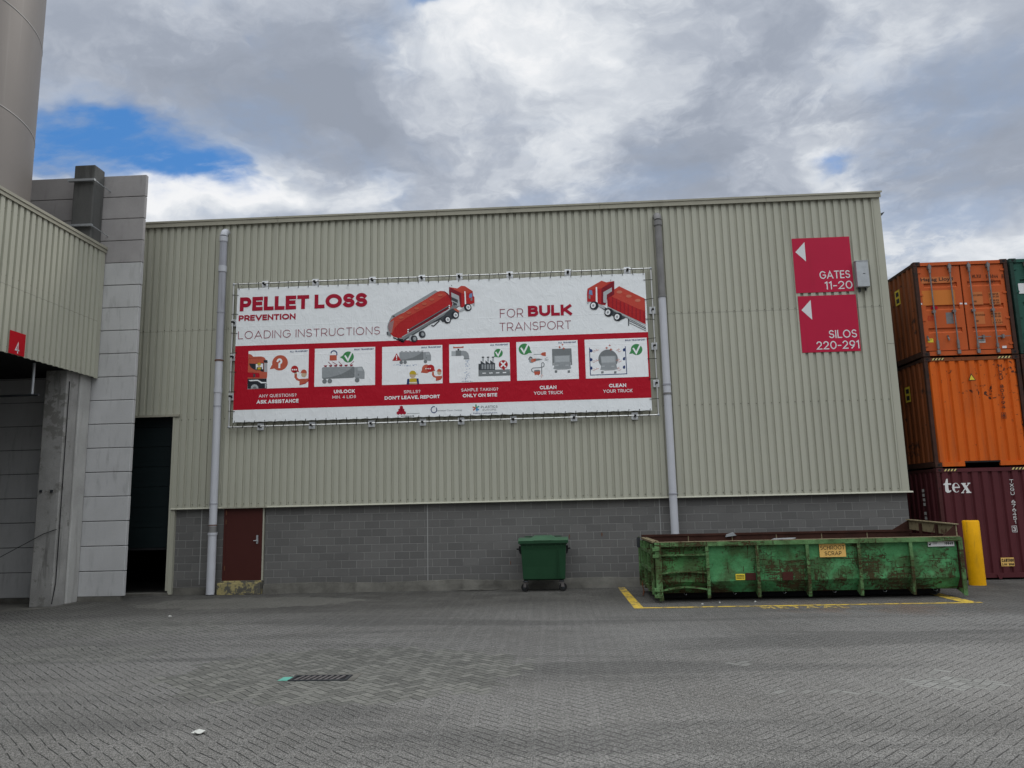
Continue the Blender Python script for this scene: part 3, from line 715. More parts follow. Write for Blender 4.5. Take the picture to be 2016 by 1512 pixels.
k = MB(); k.tube([(BX1-.05, YW+1.52, zz-.1), (a-.1, YW+1.52, zz-.04)], .02, 'steel_dark', 8); k.build('bracket', lamp)

# ------------------------------------------------------------------ downpipes
YP = YW-.14
def downpipe(x, label, secs, elbow_z, ztop_mat, clamps, grp='grey downpipes on the warehouse front'):
    th = thing('downpipe', label, 'downpipe', (x, YP, 0), grp)
    for z0, z1, r, mt in secs:
        m_ = MB(); m_.tube([(x, YP, z0), (x, YP, z1)], r, mt, 24); m_.build('pipe', th)
    m_ = MB(); r = .1
    pts = [(x, YP, elbow_z-.14)]+[(x, YP+.16*(1-math.cos(R_(a))), elbow_z-.14+.16*math.sin(R_(a))) for a in (20, 45, 70, 90)]+[(x, YP+.34, elbow_z+.02)]
    m_.tube(pts, r+.004, ztop_mat, 24); m_.tube([(x, YP, elbow_z-.30), (x, YP, elbow_z-.16)], r+.012, ztop_mat, 24); m_.build('elbow', th)
    for zc, hh, r, mt in clamps:
        m_ = MB(); m_.tube([(x, YP, zc-hh/2), (x, YP, zc+hh/2)], r, mt, 24)
        m_.box(x-.02, x+.02, YP+r*.8, YW+.02, zc-hh/4, zc+hh/4, mt); m_.build('clamp' if hh < .07 else 'collar', th)
    return th
def pz(px, py): return W(px, py, YP)[1]
xl_ = W(428, 800, YP)[0]; xr_ = W(1313, 760, YP)[0]
z = [pz(413, 1166), pz(415, 1050), pz(420, 960), pz(425, 780), pz(430, 700), pz(436, 540)]
downpipe(xl_, 'pale grey downpipe left of the dark red door', [(.02, z[1], .108, 'pvc_light'), (z[1], pz(418, 1036), .098, 'pvc_old'), (pz(418, 1036), pz(428, 712), .1, 'pvc_light'), (pz(428, 712), pz(440, 470), .098, 'pvc_grey')], pz(440, 456), 'pvc_light',
         [(pz(415, 1051), .06, .122, 'pvc_light'), (pz(417, 1034), .025, .105, 'rust'), (pz(419, 992), .03, .108, 'pvc_grey'), (pz(424, 800), .03, .108, 'pvc_grey'), (pz(425, 769), .13, .112, 'pvc_light'), (pz(429, 710), .035, .115, 'rust'), (pz(433, 615), .03, .108, 'pvc_grey'), (pz(437, 530), .17, .112, 'pvc_light')])
downpipe(xr_, 'tall grey downpipe right of the banner with a weathered dark upper length', [(.02, pz(1323, 972), .102, 'pvc_light'), (pz(1323, 972), pz(1313, 775), .1, 'pvc_light'), (pz(1313, 775), pz(1303, 586), .1, 'pvc_light'), (pz(1303, 586), pz(1292, 440), .094, 'pvc_old')], pz(1291, 424), 'pvc_old',
         [(pz(1323, 972), .04, .115, 'pvc_grey'), (pz(1313, 775), .045, .118, 'pvc_old'), (pz(1312, 757), .04, .112, 'pvc_grey'), (pz(1302, 584), .05, .116, 'pvc_old')])

# ------------------------------------------------------------------ concrete panel wall, pillars, silo hall
YC = 18.95; PX1 = -10.70
cw = thing('concrete_wall', 'tall pale concrete panel wall standing left of the half open roller door', 'wall', (-12, YC, 0))
m_ = MB(); m_.box(-20, PX1-.06, YC-.01, YC+.14, 0, .125, 'concrete_base'); m_.build('plinth', cw)
for k in range(18):
    z0 = .129+.6133*k; z1 = z0+.6133-.014
    m_ = MB(); m_.box(-20, PX1+random.uniform(-.008, .004), YC+random.uniform(0, .004), YC+.12, z0, z1, 'concrete_panel' if k < 14 else 'concrete_stained'); m_.build('panel', cw, bevel=.012)
m_ = MB(); m_.box(-19.9, PX1-.03, YC+.03, YC+.09, .13, 11.1, 'joint'); m_.build('joint_filler', cw)
p1 = thing('concrete_pillar', 'stained concrete pillar nearest the camera under the corner of the silo hall', 'pillar', (-12.14, 18.2, 0), 'concrete pillars')
m_ = MB(); m_.box(-12.42, -11.87, 17.98, 18.46, 0, 9.0, 'concrete_pillar'); m_.build('shaft', p1, bevel=.02)
for px in (81, 102):
    a, zz = W(px, 967, 17.98); m_ = MB(); m_.box(a-.03, a+.03, 17.955, 17.99, zz-.03, zz+.03, 'steel_dark'); m_.build('anchor_plate', p1)
p2 = thing('concrete_pillar', 'dark weathered concrete pillar topped above the panel wall with two steel straps', 'pillar', (-12.12, 18.7, 0), 'concrete pillars')
m_ = MB(); m_.box(-12.40, -11.84, 18.48, 18.94, 0, 8.6, 'concrete_pale'); m_.box(-12.40, -11.84, 18.48, 18.94, 8.602, 11.28, 'concrete_dark'); m_.build('shaft', p2, bevel=.03)
for py in (353, 442):
    a, zz = W(190, py, 18.40); m_ = MB(); m_.box(-12.5, -11.78, 18.38, 18.46, zz-.03, zz+.03, 'galv'); m_.tube([(-11.80, 18.42, zz), (-11.66, 18.95, zz-.12)], .012, 'galv', 6); m_.build('strap', p2)
m_ = MB(); cab = [(110, 750), (112, 800), (106, 880), (104, 930), (107, 990), (102, 1040), (100, 1100), (97, 1150), (95, 1190)]
pts = []
for px, py in cab:
    d = ray(px, py); v = d*(17.93/d.y); xx = min(v.x, -11.845); pts.append((-11.84 if px > 96 else -11.87, -11.84/d.x*d.y if px > 96 else 17.95, v.z+H))
pts = [(-11.845, q[1] if 17.9 < q[1] < 18.46 else 18.05, q[2]) for q in pts]
m_.tube(pts, .010, 'black', 6); cb = m_.build('cable'); tag(cb, 'thin black cable hanging down the side of the front concrete pillar', 'cable')
m_ = MB(); a0 = W(0, 1097, 17.9); a1 = W(110, 1042, 17.92); m_.tube([(-14.2, 17.2, .6), (a0[0], 17.9, a0[1]), (a1[0]-.3, 17.93, a1[1]-.1), (a1[0], 17.95, a1[1])], .009, 'black', 6); cb = m_.build('cable'); tag(cb, 'thin cable slung low from the front pillar into the dark bay', 'cable')

XS = -11.689
sh = thing('silo_hall', 'cream ribbed drive-through hall under the silo at the left edge', 'building', (-14, 15, 0))  # stretched towards the camera, out of view, to darken the bay
m_ = MB(); ribs(m_, -4.0, 18.80, 5.62, 9.05, XS, 'cream_siding', 'y', phase=.06)
for zz in (8.75, 7.3, 5.75): screws(m_, -4.0, 18.8, zz, XS, 'y', phase=.06)
m_.build('siding', sh)
m_ = MB(); m_.box(XS-.03, XS+.006, 18.78, 18.93, 5.60, 9.08, 'cream_trim'); m_.build('corner_trim', sh)
m_ = MB(); m_.prism([(XS-.35, 9.17), (XS+.05, 9.14), (XS+.05, 9.07), (XS+.03, 9.07), (XS+.03, 8.98), (XS+.012, 8.98), (XS+.012, 9.05), (XS-.35, 9.05)], 'y', -4.0, 18.95, 'cap_trim'); m_.build('roof_cap', sh)
m_ = MB(); m_.box(-20, XS-.1, -4.0, 18.93, 5.66, 5.9, 'interior'); m_.box(-20, XS-.35, -4.0, 18.93, 9.0, 9.04, 'roof_dark'); m_.build('deck', sh)
m_ = MB(); m_.box(-14.9, -14.7, -4, 18.93, 0, 5.66, 'concrete_dark'); m_.box(-20, XS-.05, -4.1, -4.0, 5.66, 9.05, 'cream_siding'); m_.build('unseen_side_wall', sh)  # unseen far wall, set close in to darken the bay, and near gable
m_ = MB(); m_.box(-11.98, -11.76, -4, 14.0, 0, 5.66, 'concrete_panel'); m_.build('unseen_side_wall', sh)  # added out of view to keep light from the bay
si = thing('silo', 'tall grey aluminium silo rising behind the cream hall', 'silo', (-14.85, 15.53, 9.1))
m_ = MB(); m_.lathe([(2.8, 0), (2.8, 2.08), (2.8, 4.6), (2.8, 7.1), (2.8, 11), (2.8, 14), (.5, 15.2)], (-14.85, 15.53, 9.1), 'silo_metal', 96); m_.build('shell', si)
for zz in (11.2, 13.68, 16.2, 18.7):
    m_ = MB(); m_.lathe([(2.80, -.018), (2.807, -.014), (2.807, .014), (2.80, .018)], (-14.85, 15.53, zz), 'silo_weld', 96); m_.build('weld_seam', si)
pr_ = thing('pipe_rail', 'steel pipe hanger hanging under the dark hall above the bay', 'pipe', (-13, 17, 4.8))
Yq = 17.0; a, z0 = W(63, 776, Yq); a2, z1 = W(66, 728, Yq); e0 = W(0, 781, Yq); e1 = W(76, 776, Yq)
m_ = MB(); m_.tube([(a, Yq, z0), (a, Yq, 5.66)], .032, 'galv', 12); m_.build('hanger', pr_)
m_ = MB(); m_.tube([(a-2.5, Yq, z0-.04), (e1[0], Yq, z0-.02)], .026, 'steel_dark', 12); m_.build('rail', pr_)

# signs
def sign4():
    t_ = thing('gate_sign', 'small square red sign with white 4 on the cream hall', 'sign', (XS+.01, 15.89, 5.88))
    m_ = MB(); m_.box(XS+.003, XS+.012, 15.64, 16.14, 5.625, 6.13, 'sign_red_b'); m_.build('panel', t_, bevel=.002)
    f = MB(); stext(f, '4', 0, .13, 0, .25, .12, 0, 'sign_white')
    l = MB(); l.add([(XS+.0135, 15.83+p[0], 5.66+p[2]) for p in f.v], f.f, 'sign_white'); l.build('lettering', t_)
sign4()
def bigsign(x0, x1, z0, z1, l1, l2, label, w1, w2):
    t_ = thing('direction_sign', label, 'sign', ((x0+x1)/2, YW, (z0+z1)/2), 'red direction signs')
    Y = YW-.006
    m_ = MB(); m_.box(x0, x1, Y-.004, Y, z0, z1, 'sign_red'); m_.build('panel', t_)
    m_ = MB(); a = MB(); a.flat = True
    a.poly([(x0+.07, z1-.38), (x0+.33, z1-.11), (x0+.33, z1-.65)], Y-.006, 'sign_white'); a.build('arrow', t_)
    l = MB(); l.flat = True
    stext(l, l1, x1-.07-w1, x1-.07, z0+.365, .215, .13, Y-.006, 'sign_white', .14)
    stext(l, l2, x1-.035-w2, x1-.035, z0+.07, .22, .13, Y-.006, 'sign_white', .14)
    l.build('lettering', t_)
bigsign(6.61, 8.13, 7.53, 9.045, 'GATES', '11-20', 'upper red sign with white arrow reading GATES 11-20', .80, .72)
bigsign(6.64, 8.155, 5.91, 7.44, 'SILOS', '220-291', 'lower red sign with white arrow reading SILOS 220-291', .72, 1.10)
jb = thing('junction_box', 'grey galvanised metal box beside the upper red sign', 'box', (8.35, YW, 7.94))
m_ = MB(); m_.box(8.17, 8.49, YW-.17, YW-.005, 7.60, 8.30, 'galv'); m_.build('housing', jb, bevel=.012)
m_ = MB(); m_.box(8.16, 8.50, YW-.178, YW-.005, 8.30, 8.315, 'galv'); m_.build('lid', jb)
m_ = MB(); m_.box(8.33, 8.39, YW-.176, YW-.17, 7.95, 7.965, 'steel_dark'); m_.build('latch', jb)
m_ = MB(); m_.tube([(8.26, YW-.03, 7.5), (8.26, YW-.03, 7.6)], .03, 'steel_dark', 10); m_.build('conduit', jb)
m_ = MB(); m_.tube([(8.42, YW-.03, 7.53), (8.42, YW-.03, 7.6)], .022, 'steel_dark', 10); m_.build('conduit', jb)
# ------------------------------------------------------------------ banner
YBN = YW-.13
bn = thing('banner', 'large red and white banner laced into a tube frame on the warehouse wall', 'banner', (-3, YBN, 4.3))
CR = {1: (450, 540, 2016/310), 2: (740, 550, 2016/220), 3: (960, 540, 2016/340), 4: (460, 670, 2016/290), 5: (740, 670, 7.2), 6: (1000, 650, 6.72)}
def Q(c, x, y):
    o = CR[c]; return W(o[0]+x/o[2], o[1]+y/o[2], YBN)
A = MB(); A.flat = True
def LY(l): return YBN-.0022*l
def shape(c, pts, mat, l=3): A.poly([Q(c, *p) for p in pts], LY(l), mat)
def line(c, pts, t, mat, l=4): ribbon(A, [Q(c, *p) for p in pts], t*.0022, LY(l), mat, False)   # t in crop px
def circ(c, x, y, r, mat, l=4, ry=None, rot=0):
    a = Q(c, x, y); b = Q(c, x+r, y); A.disc(a[0], a[1], LY(l), abs(b[0]-a[0]), mat, abs(b[0]-a[0])*(ry/r if ry else 1), 28, rot)
def txt(c, s, x0, y0, x1, y1, h, wt, mat, l=4, track=.17):
    a = Q(c, x0, y0); b = Q(c, x1, y1); hh = Q(c, x0, y0-h)[1]-a[1]
    stext(A, s, a[0], b[0], (a[1]+b[1])/2, hh, wt, LY(l), mat, track)
def ft(c, s, x0, y0, x1, y1, h, mat, l=4, bold=0):
    a = Q(c, x0, y0); b = Q(c, x1, y1); hh = Q(c, x0, y0-h)[1]-a[1]
    ftext(A, s, a[0], b[0], (a[1]+b[1])/2, hh, LY(l), mat, bold)
SX0, SX1, SZ0, SZ1 = -8.54, 2.63, 4.485, 8.21
# sheet: slightly scalloped edges between the cords
N = 78
top = [(SX0+(SX1-SX0)*i/N, SZ1-.010*(1-abs(math.cos(i*math.pi/2)))) for i in range(N+1)]
bot = [(SX0+(SX1-SX0)*i/N, SZ0+.012*(1-abs(math.cos(i*math.pi/2)))) for i in range(N+1)]
vs = [(x, YBN, z) for x, z in top]+[(x, YBN, z) for x, z in bot]
A.add(vs, [(i, i+1, N+2+i, N+1+i) for i in range(N)], 'v_white')
bz1 = (Q(4, 50, 78)[1]+Q(6, 1830, 25)[1])/2; bz0 = (Q(4, 20, 958)[1]+Q(6, 1878, 892)[1])/2
A.poly([(SX0, bz0-.012), (SX1, bz0-.012), (SX1, bz1+.012), (SX0, bz1+.012)], LY(.5), 'v_white2')
A.poly([(SX0, bz0), (SX1, bz0), (SX1, bz1), (SX0, bz1)], LY(1), 'v_red')
PAN = []
for c, q in ((4, ((205, 148), (1030, 120), (1020, 645), (190, 665))), (4, ((1113, 115), (1938, 90), (1935, 610), (1105, 637))), (5, ((90, 95), (942, 65), (943, 608), (88, 635))),
             (5, ((1038, 60), (1893, 32), (1907, 578), (1046, 603))), (6, ((112, 160), (920, 130), (938, 645), (122, 668))), (6, ((1013, 128), (1835, 98), (1862, 618), (1035, 638)))):
    p = [Q(c, *k) for k in q]; r = (min(p[0][0], p[3][0]), max(p[1][0], p[2][0]), (p[2][1]+p[3][1])/2, (p[0][1]+p[1][1])/2); PAN.append(r)
    A.poly([(r[0], r[2]), (r[1], r[2]), (r[1], r[3]), (r[0], r[3])], LY(2), 'v_white2')
txt(1, 'PELLET LOSS', 143, 466, 1775, 424, 177, .27, 'v_text', 3, .06)
txt(1, 'PREVENTION', 130, 598, 858, 578, 74, .25, 'v_text', 3, .07)
txt(1, 'LOADING INSTRUCTIONS', 122, 825, 1938, 775, 99, .078, 'v_thin', 3, .2)
txt(3, 'FOR', 145, 507, 415, 499, 100, .072, 'v_thin', 3, .22)
txt(3, 'BULK', 472, 493, 985, 478, 126, .27, 'v_text', 3, .06)
txt(3, 'TRANSPORT', 140, 663, 975, 637, 96, .072, 'v_thin', 3, .18)
for a in ((4, 'ALL TRANSPORT', 772, 165, 1013, 160, 22), (4, 'BULK TRANSPORT', 1653, 137, 1918, 130, 22), (5, 'BULK TRANSPORT', 648, 114, 925, 106, 23), (5, 'ALL TRANSPORT', 1622, 78, 1876, 72, 23),
          (6, 'ALL TRANSPORT', 665, 177, 902, 168, 20), (6, 'BULK TRANSPORT', 1550, 145, 1818, 137, 21)):
    txt(*a, .22, 'v_navy', 3)
for a in ((4, 'ANY QUESTIONS?', 345, 783, 860, 770, 42, .145), (4, 'ASK ASSISTANCE', 315, 868, 888, 853, 50, .23, 0), (4, 'UNLOCK', 1372, 725, 1660, 720, 48, .23, 0), (4, 'MIN. 4 LIDS', 1352, 798, 1675, 790, 40, .145),
          (5, 'SPILLS?', 398, 752, 630, 747, 43, .145), (5, "DON'T LEAVE, REPORT", 125, 843, 907, 820, 48, .23, 0), (5, 'SAMPLE TAKING?', 1212, 727, 1735, 712, 43, .145), (5, 'ONLY ON SITE', 1232, 808, 1720, 797, 48, .23, 0),
          (6, 'CLEAN', 422, 783, 642, 778, 46, .23, 0), (6, 'YOUR TRUCK', 345, 856, 727, 845, 43, .145), (6, 'CLEAN', 1338, 757, 1565, 752, 46, .23, 0), (6, 'YOUR TRUCK', 1262, 830, 1648, 820, 42, .145)):
    a = a[:8]; txt(*a, 'v_white2', 3, .09 if a[7] > .2 else .17)
# --- tanker (crop 2)
shape(2, [(1070, 195), (1120, 220), (420, 640), (330, 690), (290, 655)], 'v_grey', 2)
shape(2, [(285, 655), (350, 660), (300, 720), (245, 760), (215, 860), (215, 960), (205, 860), (240, 745)], 'v_grey', 2)
for i in range(14): line(2, [(215+i*.5, 800+i*14), (330-i*3, 745+i*16)], 5, 'v_grey', 5.2)
shape(2, [(330, 690), (420, 640), (520, 590), (620, 525), (720, 465), (830, 400), (930, 345), (1040, 280), (1110, 225), (1170, 208), (1240, 215), (1300, 255), (1345, 310), (1375, 370), (1382, 440), (1370, 500),
           (1200, 600), (900, 790), (650, 940), (520, 1020), (470, 1055), (400, 1058), (320, 1035), (260, 980), (225, 900), (222, 830), (250, 765), (290, 720)], 'v_truck', 3)
shape(2, [(330, 695), (520, 590), (830, 402), (1110, 228), (1180, 212), (1240, 222), (1290, 275), (1100, 400), (800, 560), (560, 690), (420, 790), (340, 880), (300, 980), (262, 970), (235, 890), (240, 820), (262, 765), (295, 722)], 'v_trucktop', 4)
shape(2, [(1200, 213), (1260, 225), (1320, 280), (1360, 350), (1376, 420), (1372, 490), (1352, 380), (1310, 300), (1250, 240)], 'v_truckshade', 4.5)
for x, y in ((1160, 285), (1010, 365), (875, 445), (735, 525), (592, 603), (455, 692)):
    circ(2, x, y+8, 45, 'v_truckrib', 4.6, 25); circ(2, x, y, 45, 'v_coral', 5, 24)
shape(2, [(580, 905), (1320, 465), (1335, 520), (600, 965)], 'v_truckshade', 5.2); line(2, [(585, 935), (1325, 490)], 8, 'v_ink', 5.6); line(2, [(590, 912), (1320, 478)], 8, 'v_mgrey', 5.8)
for x, y in ((1328, 477), (1328, 513), (582, 910), (582, 948)): circ(2, x, y, 13, 'v_white2', 6)
shape(2, [(470, 1035), (1310, 555), (1315, 600), (500, 1095), (480, 1070)], 'v_mgrey', 5.4); line(2, [(470, 1045), (1310, 562)], 9, 'v_lgrey', 6)
shape(2, [(385, 1058), (500, 1075), (1315, 600), (1180, 720), (1000, 800), (860, 890), (560, 1075), (495, 1140), (420, 1105)], 'v_ink', 5)
line(2, [(315, 1052), (500, 1135)], 14, 'v_ink', 5); line(2, [(1000, 830), (1040, 845), (1150, 745)], 12, 'v_ink', 5)
shape(2, [(195, 945), (215, 950), (275, 985), (270, 1035), (200, 1000)], 'v_ink', 5.5)
for i in range(4): line(2, [(215, 960+i*16), (272, 990+i*14)], 4, 'v_lgrey', 6)
def wheel(c, x, y, r, l=6, dark='v_ink', hub='v_white2'):
    circ(c, x-r*.28, y+r*.05, r*.95, dark, l, r*1.1, R_(20)); circ(c, x, y, r*.9, dark, l+.3, r*1.08, R_(20)); circ(c, x+2, y, r*.6, hub, l+.7, r*.72, R_(20)); circ(c, x+2, y, r*.34, 'v_lgrey', l+1.1, r*.42, R_(20)); circ(c, x+2, y, r*.1, dark, l+1.4)
circ(2, 830, 970, 55, 'v_lgrey', 5.6); circ(2, 650, 1065, 55, 'v_lgrey', 5.6)
for x, y in ((845, 992), (700, 1072)): wheel(2, x, y, 56, hub='v_mgrey')
shape(2, [(1320, 555), (1400, 525), (1500, 590), (1500, 640), (1300, 760), (1200, 770), (1160, 720)], 'v_dgrey', 5.6)
for x, y in ((1298, 728), (1440, 645), (1668, 505)): wheel(2, x, y, 62)
shape(2, [(1330, 540), (1400, 440), (1515, 400), (1520, 470), (1440, 540)], 'v_mgrey', 3.4)
shape(2, [(1395, 530), (1450, 530), (1505, 570), (1495, 600), (1440, 570)], 'v_coral', 6.2)
shape(2, [(1500, 560), (1600, 500), (1600, 555), (1515, 590)], 'v_lgrey', 5.5)
shape(2, [(1320, 140), (1470, 165), (1540, 120), (1600, 125), (1745, 215), (1755, 300), (1778, 320), (1778, 430), (1720, 445), (1640, 455), (1560, 510), (1400, 430), (1325, 300)], 'v_truck', 4.6)
shape(2, [(1320, 140), (1470, 165), (1540, 118), (1605, 122), (1748, 215), (1630, 265), (1540, 245)], 'v_trucktop', 5)
shape(2, [(1320, 142), (1540, 250), (1545, 500), (1325, 330)], 'v_truckshade', 5.1)
shape(2, [(1360, 235), (1500, 300), (1520, 480), (1450, 490), (1370, 400)], 'v_lgrey', 5.4); shape(2, [(1365, 320), (1480, 370), (1480, 430), (1370, 380)], 'v_dgrey', 5.8); shape(2, [(1385, 405), (1465, 440), (1465, 480), (1400, 460)], 'v_dgrey', 5.8)
shape(2, [(1690, 265), (1735, 248), (1742, 300), (1740, 325), (1690, 340), (1678, 310)], 'v_blue', 5.4); shape(2, [(1710, 345), (1742, 335), (1742, 385), (1712, 390)], 'v_mgrey', 5.4)
shape(2, [(1595, 215), (1615, 215), (1622, 270), (1630, 450), (1605, 450), (1600, 270)], 'v_white2', 5.8)
shape(2, [(1735, 440), (1785, 430), (1775, 490), (1745, 465)], 'v_lgrey', 5.2)
line(2, [(1360, 103), (1375, 125)], 5, 'v_ink', 5)
# --- box truck (crop 3)
def clipx(pts): return [(min(x, 1832+ (y/889)*22), y) for x, y in pts]
shape(3, clipx([(1390, 235), (1535, 140), (1835, 285), (1845, 585), (1400, 375)]), 'v_truck', 3.6)
shape(3, clipx([(1390, 235), (1535, 140), (1835, 285), (1838, 430), (1740, 395)]), 'v_trucktop', 4)
for x, y in ((1538, 208), (1648, 256), (1752, 306)): circ(3, x, y, 33, 'v_coral2', 4.5, 18)
for i in range(10):
    x = 1405+i*46; y = 245+i*21; shape(3, clipx([(x, y), (x+14, y+6), (x+14, y+132-i*.6), (x, y+126)]), 'v_truckrib', 4.4)
line(3, [(1395, 378), (1846, 597)], 9, 'v_lgrey', 4.8); line(3, [(1400, 392), (1848, 622)], 9, 'v_mgrey', 4.6); line(3, [(1640, 535), (1850, 640)], 8, 'v_dgrey', 4.6); line(3, [(1640, 560), (1850, 662)], 6, 'v_dgrey', 4.6); line(3, [(1645, 520), (1645, 600)], 12, 'v_dgrey', 4.7)
shape(3, [(1280, 340), (1400, 400), (1480, 430), (1620, 500), (1590, 520), (1540, 540), (1480, 500), (1380, 430), (1290, 370)], 'v_dgrey', 4.2); shape(3, [(1290, 345), (1370, 380), (1365, 410), (1295, 375)], 'v_lgrey', 5)
shape(3, [(1165, 170), (1330, 78), (1385, 95), (1475, 80), (1478, 240), (1380, 300), (1375, 360), (1325, 355), (1200, 320), (1162, 325), (1160, 240)], 'v_truck', 4.6)
shape(3, [(1168, 168), (1330, 76), (1385, 95), (1440, 85), (1330, 165), (1180, 185)], 'v_trucktop', 5)
shape(3, [(1330, 165), (1478, 80), (1478, 235), (1385, 290), (1380, 350), (1325, 350)], 'v_truckshade', 5)
shape(3, [(1350, 210), (1450, 155), (1450, 200), (1390, 240), (1390, 335), (1350, 330)], 'v_lgrey', 5.5)
shape(3, [(1185, 185), (1220, 190), (1225, 245), (1180, 235)], 'v_blue', 5.4); shape(3, [(1180, 245), (1200, 248), (1200, 290), (1178, 282)], 'v_mgrey', 5.4)
shape(3, [(1262, 150), (1278, 150), (1283, 330), (1262, 330)], 'v_white2', 5.8); shape(3, [(1155, 320), (1190, 325), (1165, 350)], 'v_lgrey', 5)
def wheel3(x, y, r):
    circ(3, x+r*.3, y+r*.05, r*.95, 'v_ink', 6, r*1.1, R_(-20)); circ(3, x, y, r*.9, 'v_ink', 6.3, r*1.08, R_(-20)); circ(3, x-2, y, r*.6, 'v_white2', 6.7, r*.72, R_(-20)); circ(3, x-2, y, r*.32, 'v_lgrey', 7.1, r*.4, R_(-20)); circ(3, x-2, y, r*.1, 'v_ink', 7.4)
for x, y in ((1235, 365), (1405, 445), (1512, 497)): wheel3(x, y, 46)
line(3, [(1440, 60), (1433, 80)], 4, 'v_ink', 5)

# --- pictograms
def check(c, x, y, r, tail):
    circ(c, x, y, r, 'v_green', 3); k = r/75
    shape(c, [(x+tail[0], y+tail[1]), (x+tail[2], y+tail[3]), (x+tail[4], y+tail[5])], 'v_green', 3.1)
    ribbon(A, [Q(c, x-40*k, y-10*k), Q(c, x-5*k, y+45*k), Q(c, x+42*k, y-52*k)], 20*k*.0022*(6.7/6.72), LY(3.6), 'v_white2')
def person_wave(c, x, y, k, clipr, l=3):
    pts = lambda L: [(min(x+a*k, clipr), y+b*k) for a, b in L]
    shape(c, pts([(-130, -40), (-95, -40), (-95, 5), (-70, 30), (30, 25), (80, 20), (60, 60), (20, 95), (-60, 115), (-62, 60), (-105, 45), (-130, 10)]), 'v_coral', l)
    shape(c, pts([(60, 60), (20, 95), (-60, 115), (-62, 105), (0, 90), (40, 70), (70, 25)]), 'v_truck', l+.3)
    shape(c, pts([(-130, -70), (-98, -75), (-95, -38), (-130, -38)]), 'v_skin', l)
    circ(c, min(x, clipr-38*k), y-30*k, 36*k, 'v_skin', l); shape(c, [(min(x+a*k, clipr-1), y+b*k) for a, b in [(-66, -52), (-42, -56), (-38, -76), (-20, -95), (0, -100), (20, -95), (36, -78), (40, -48)]], 'v_coral', l+.4)
# 1 questions
shape(4, [(205, 185), (240, 195), (270, 225), (380, 222), (420, 235), (442, 265), (460, 310), (462, 470), (455, 522), (192, 526)], 'v_coral', 3)
shape(4, [(193, 438), (345, 448), (358, 465), (356, 508), (192, 508)], 'v_red', 3.4); shape(4, [(192, 526), (452, 524), (452, 660), (190, 663)], 'v_ink', 3.2)
line(4, [(268, 430), (268, 520)], 3, 'v_ink', 3.8); line(4, [(205, 253), (300, 245), (400, 240)], 3, 'v_truckshade', 3.8)
shape(4, [(210, 318), (300, 320), (300, 405), (270, 395), (235, 370)], 'v_ink', 3.5); shape(4, [(300, 320), (412, 308), (415, 430), (385, 428), (360, 410), (300, 410)], 'v_ink', 3.5); shape(4, [(306, 326), (404, 318), (404, 395), (380, 400), (306, 400)], 'v_white2', 3.9)
circ(4, 350, 345, 20, 'v_skin', 4.2); shape(4, [(325, 338), (330, 312), (350, 306), (372, 312), (376, 336)], 'v_yellow', 4.5); shape(4, [(312, 400), (318, 368), (385, 366), (392, 400)], 'v_ink', 4.2); shape(4, [(328, 400), (332, 372), (372, 370), (376, 398)], 'v_yellow', 4.5)
shape(4, [(410, 272), (462, 270), (468, 308), (415, 305)], 'v_ink', 4); shape(4, [(418, 308), (460, 312), (458, 435), (420, 432)], 'v_lgrey', 3.7)
shape(4, [(272, 458), (298, 460), (298, 505), (272, 503)], 'v_dgrey', 3.9)
shape(4, [(205, 545), (330, 540), (385, 570), (450, 572), (450, 585), (380, 590), (330, 556), (225, 560)], 'v_white2', 3.7)
shape(4, [(440, 590), (448, 590), (448, 655), (430, 655), (430, 600)], 'v_lgrey', 3.9)
shape(4, [(193, 640), (200, 610), (225, 580), (265, 562), (310, 565), (345, 585), (368, 620), (375, 660), (193, 663)], 'v_ink', 4)
shape(4, [(238, 662), (242, 630), (262, 608), (290, 602), (318, 610), (336, 632), (342, 660)], 'v_lgrey', 4.4); shape(4, [(262, 661), (268, 640), (290, 628), (312, 640), (318, 660)], 'v_mgrey', 4.8)
for yy_ in (605, 625, 645): shape(4, [(447, yy_), (459, yy_), (459, yy_+8), (447, yy_+8)], 'v_ink', 4.2)
circ(4, 635, 308, 108, 'v_coral', 3, 105); shape(4, [(525, 335), (570, 385), (495, 397)], 'v_coral', 3.1); txt(4, '?', 585, 382, 668, 380, 132, .2, 'v_white2', 3.7)
circ(4, 835, 397, 50, 'v_truck', 3, 50); shape(4, [(870, 430), (880, 395), (897, 436)], 'v_truck', 3.1)
for x in (805, 832, 858): shape(4, [(x-9, 394), (x+9, 393), (x+9, 411), (x-9, 412)], 'v_white2', 3.6)
person_wave(4, 963, 500, 1.0, 1034)
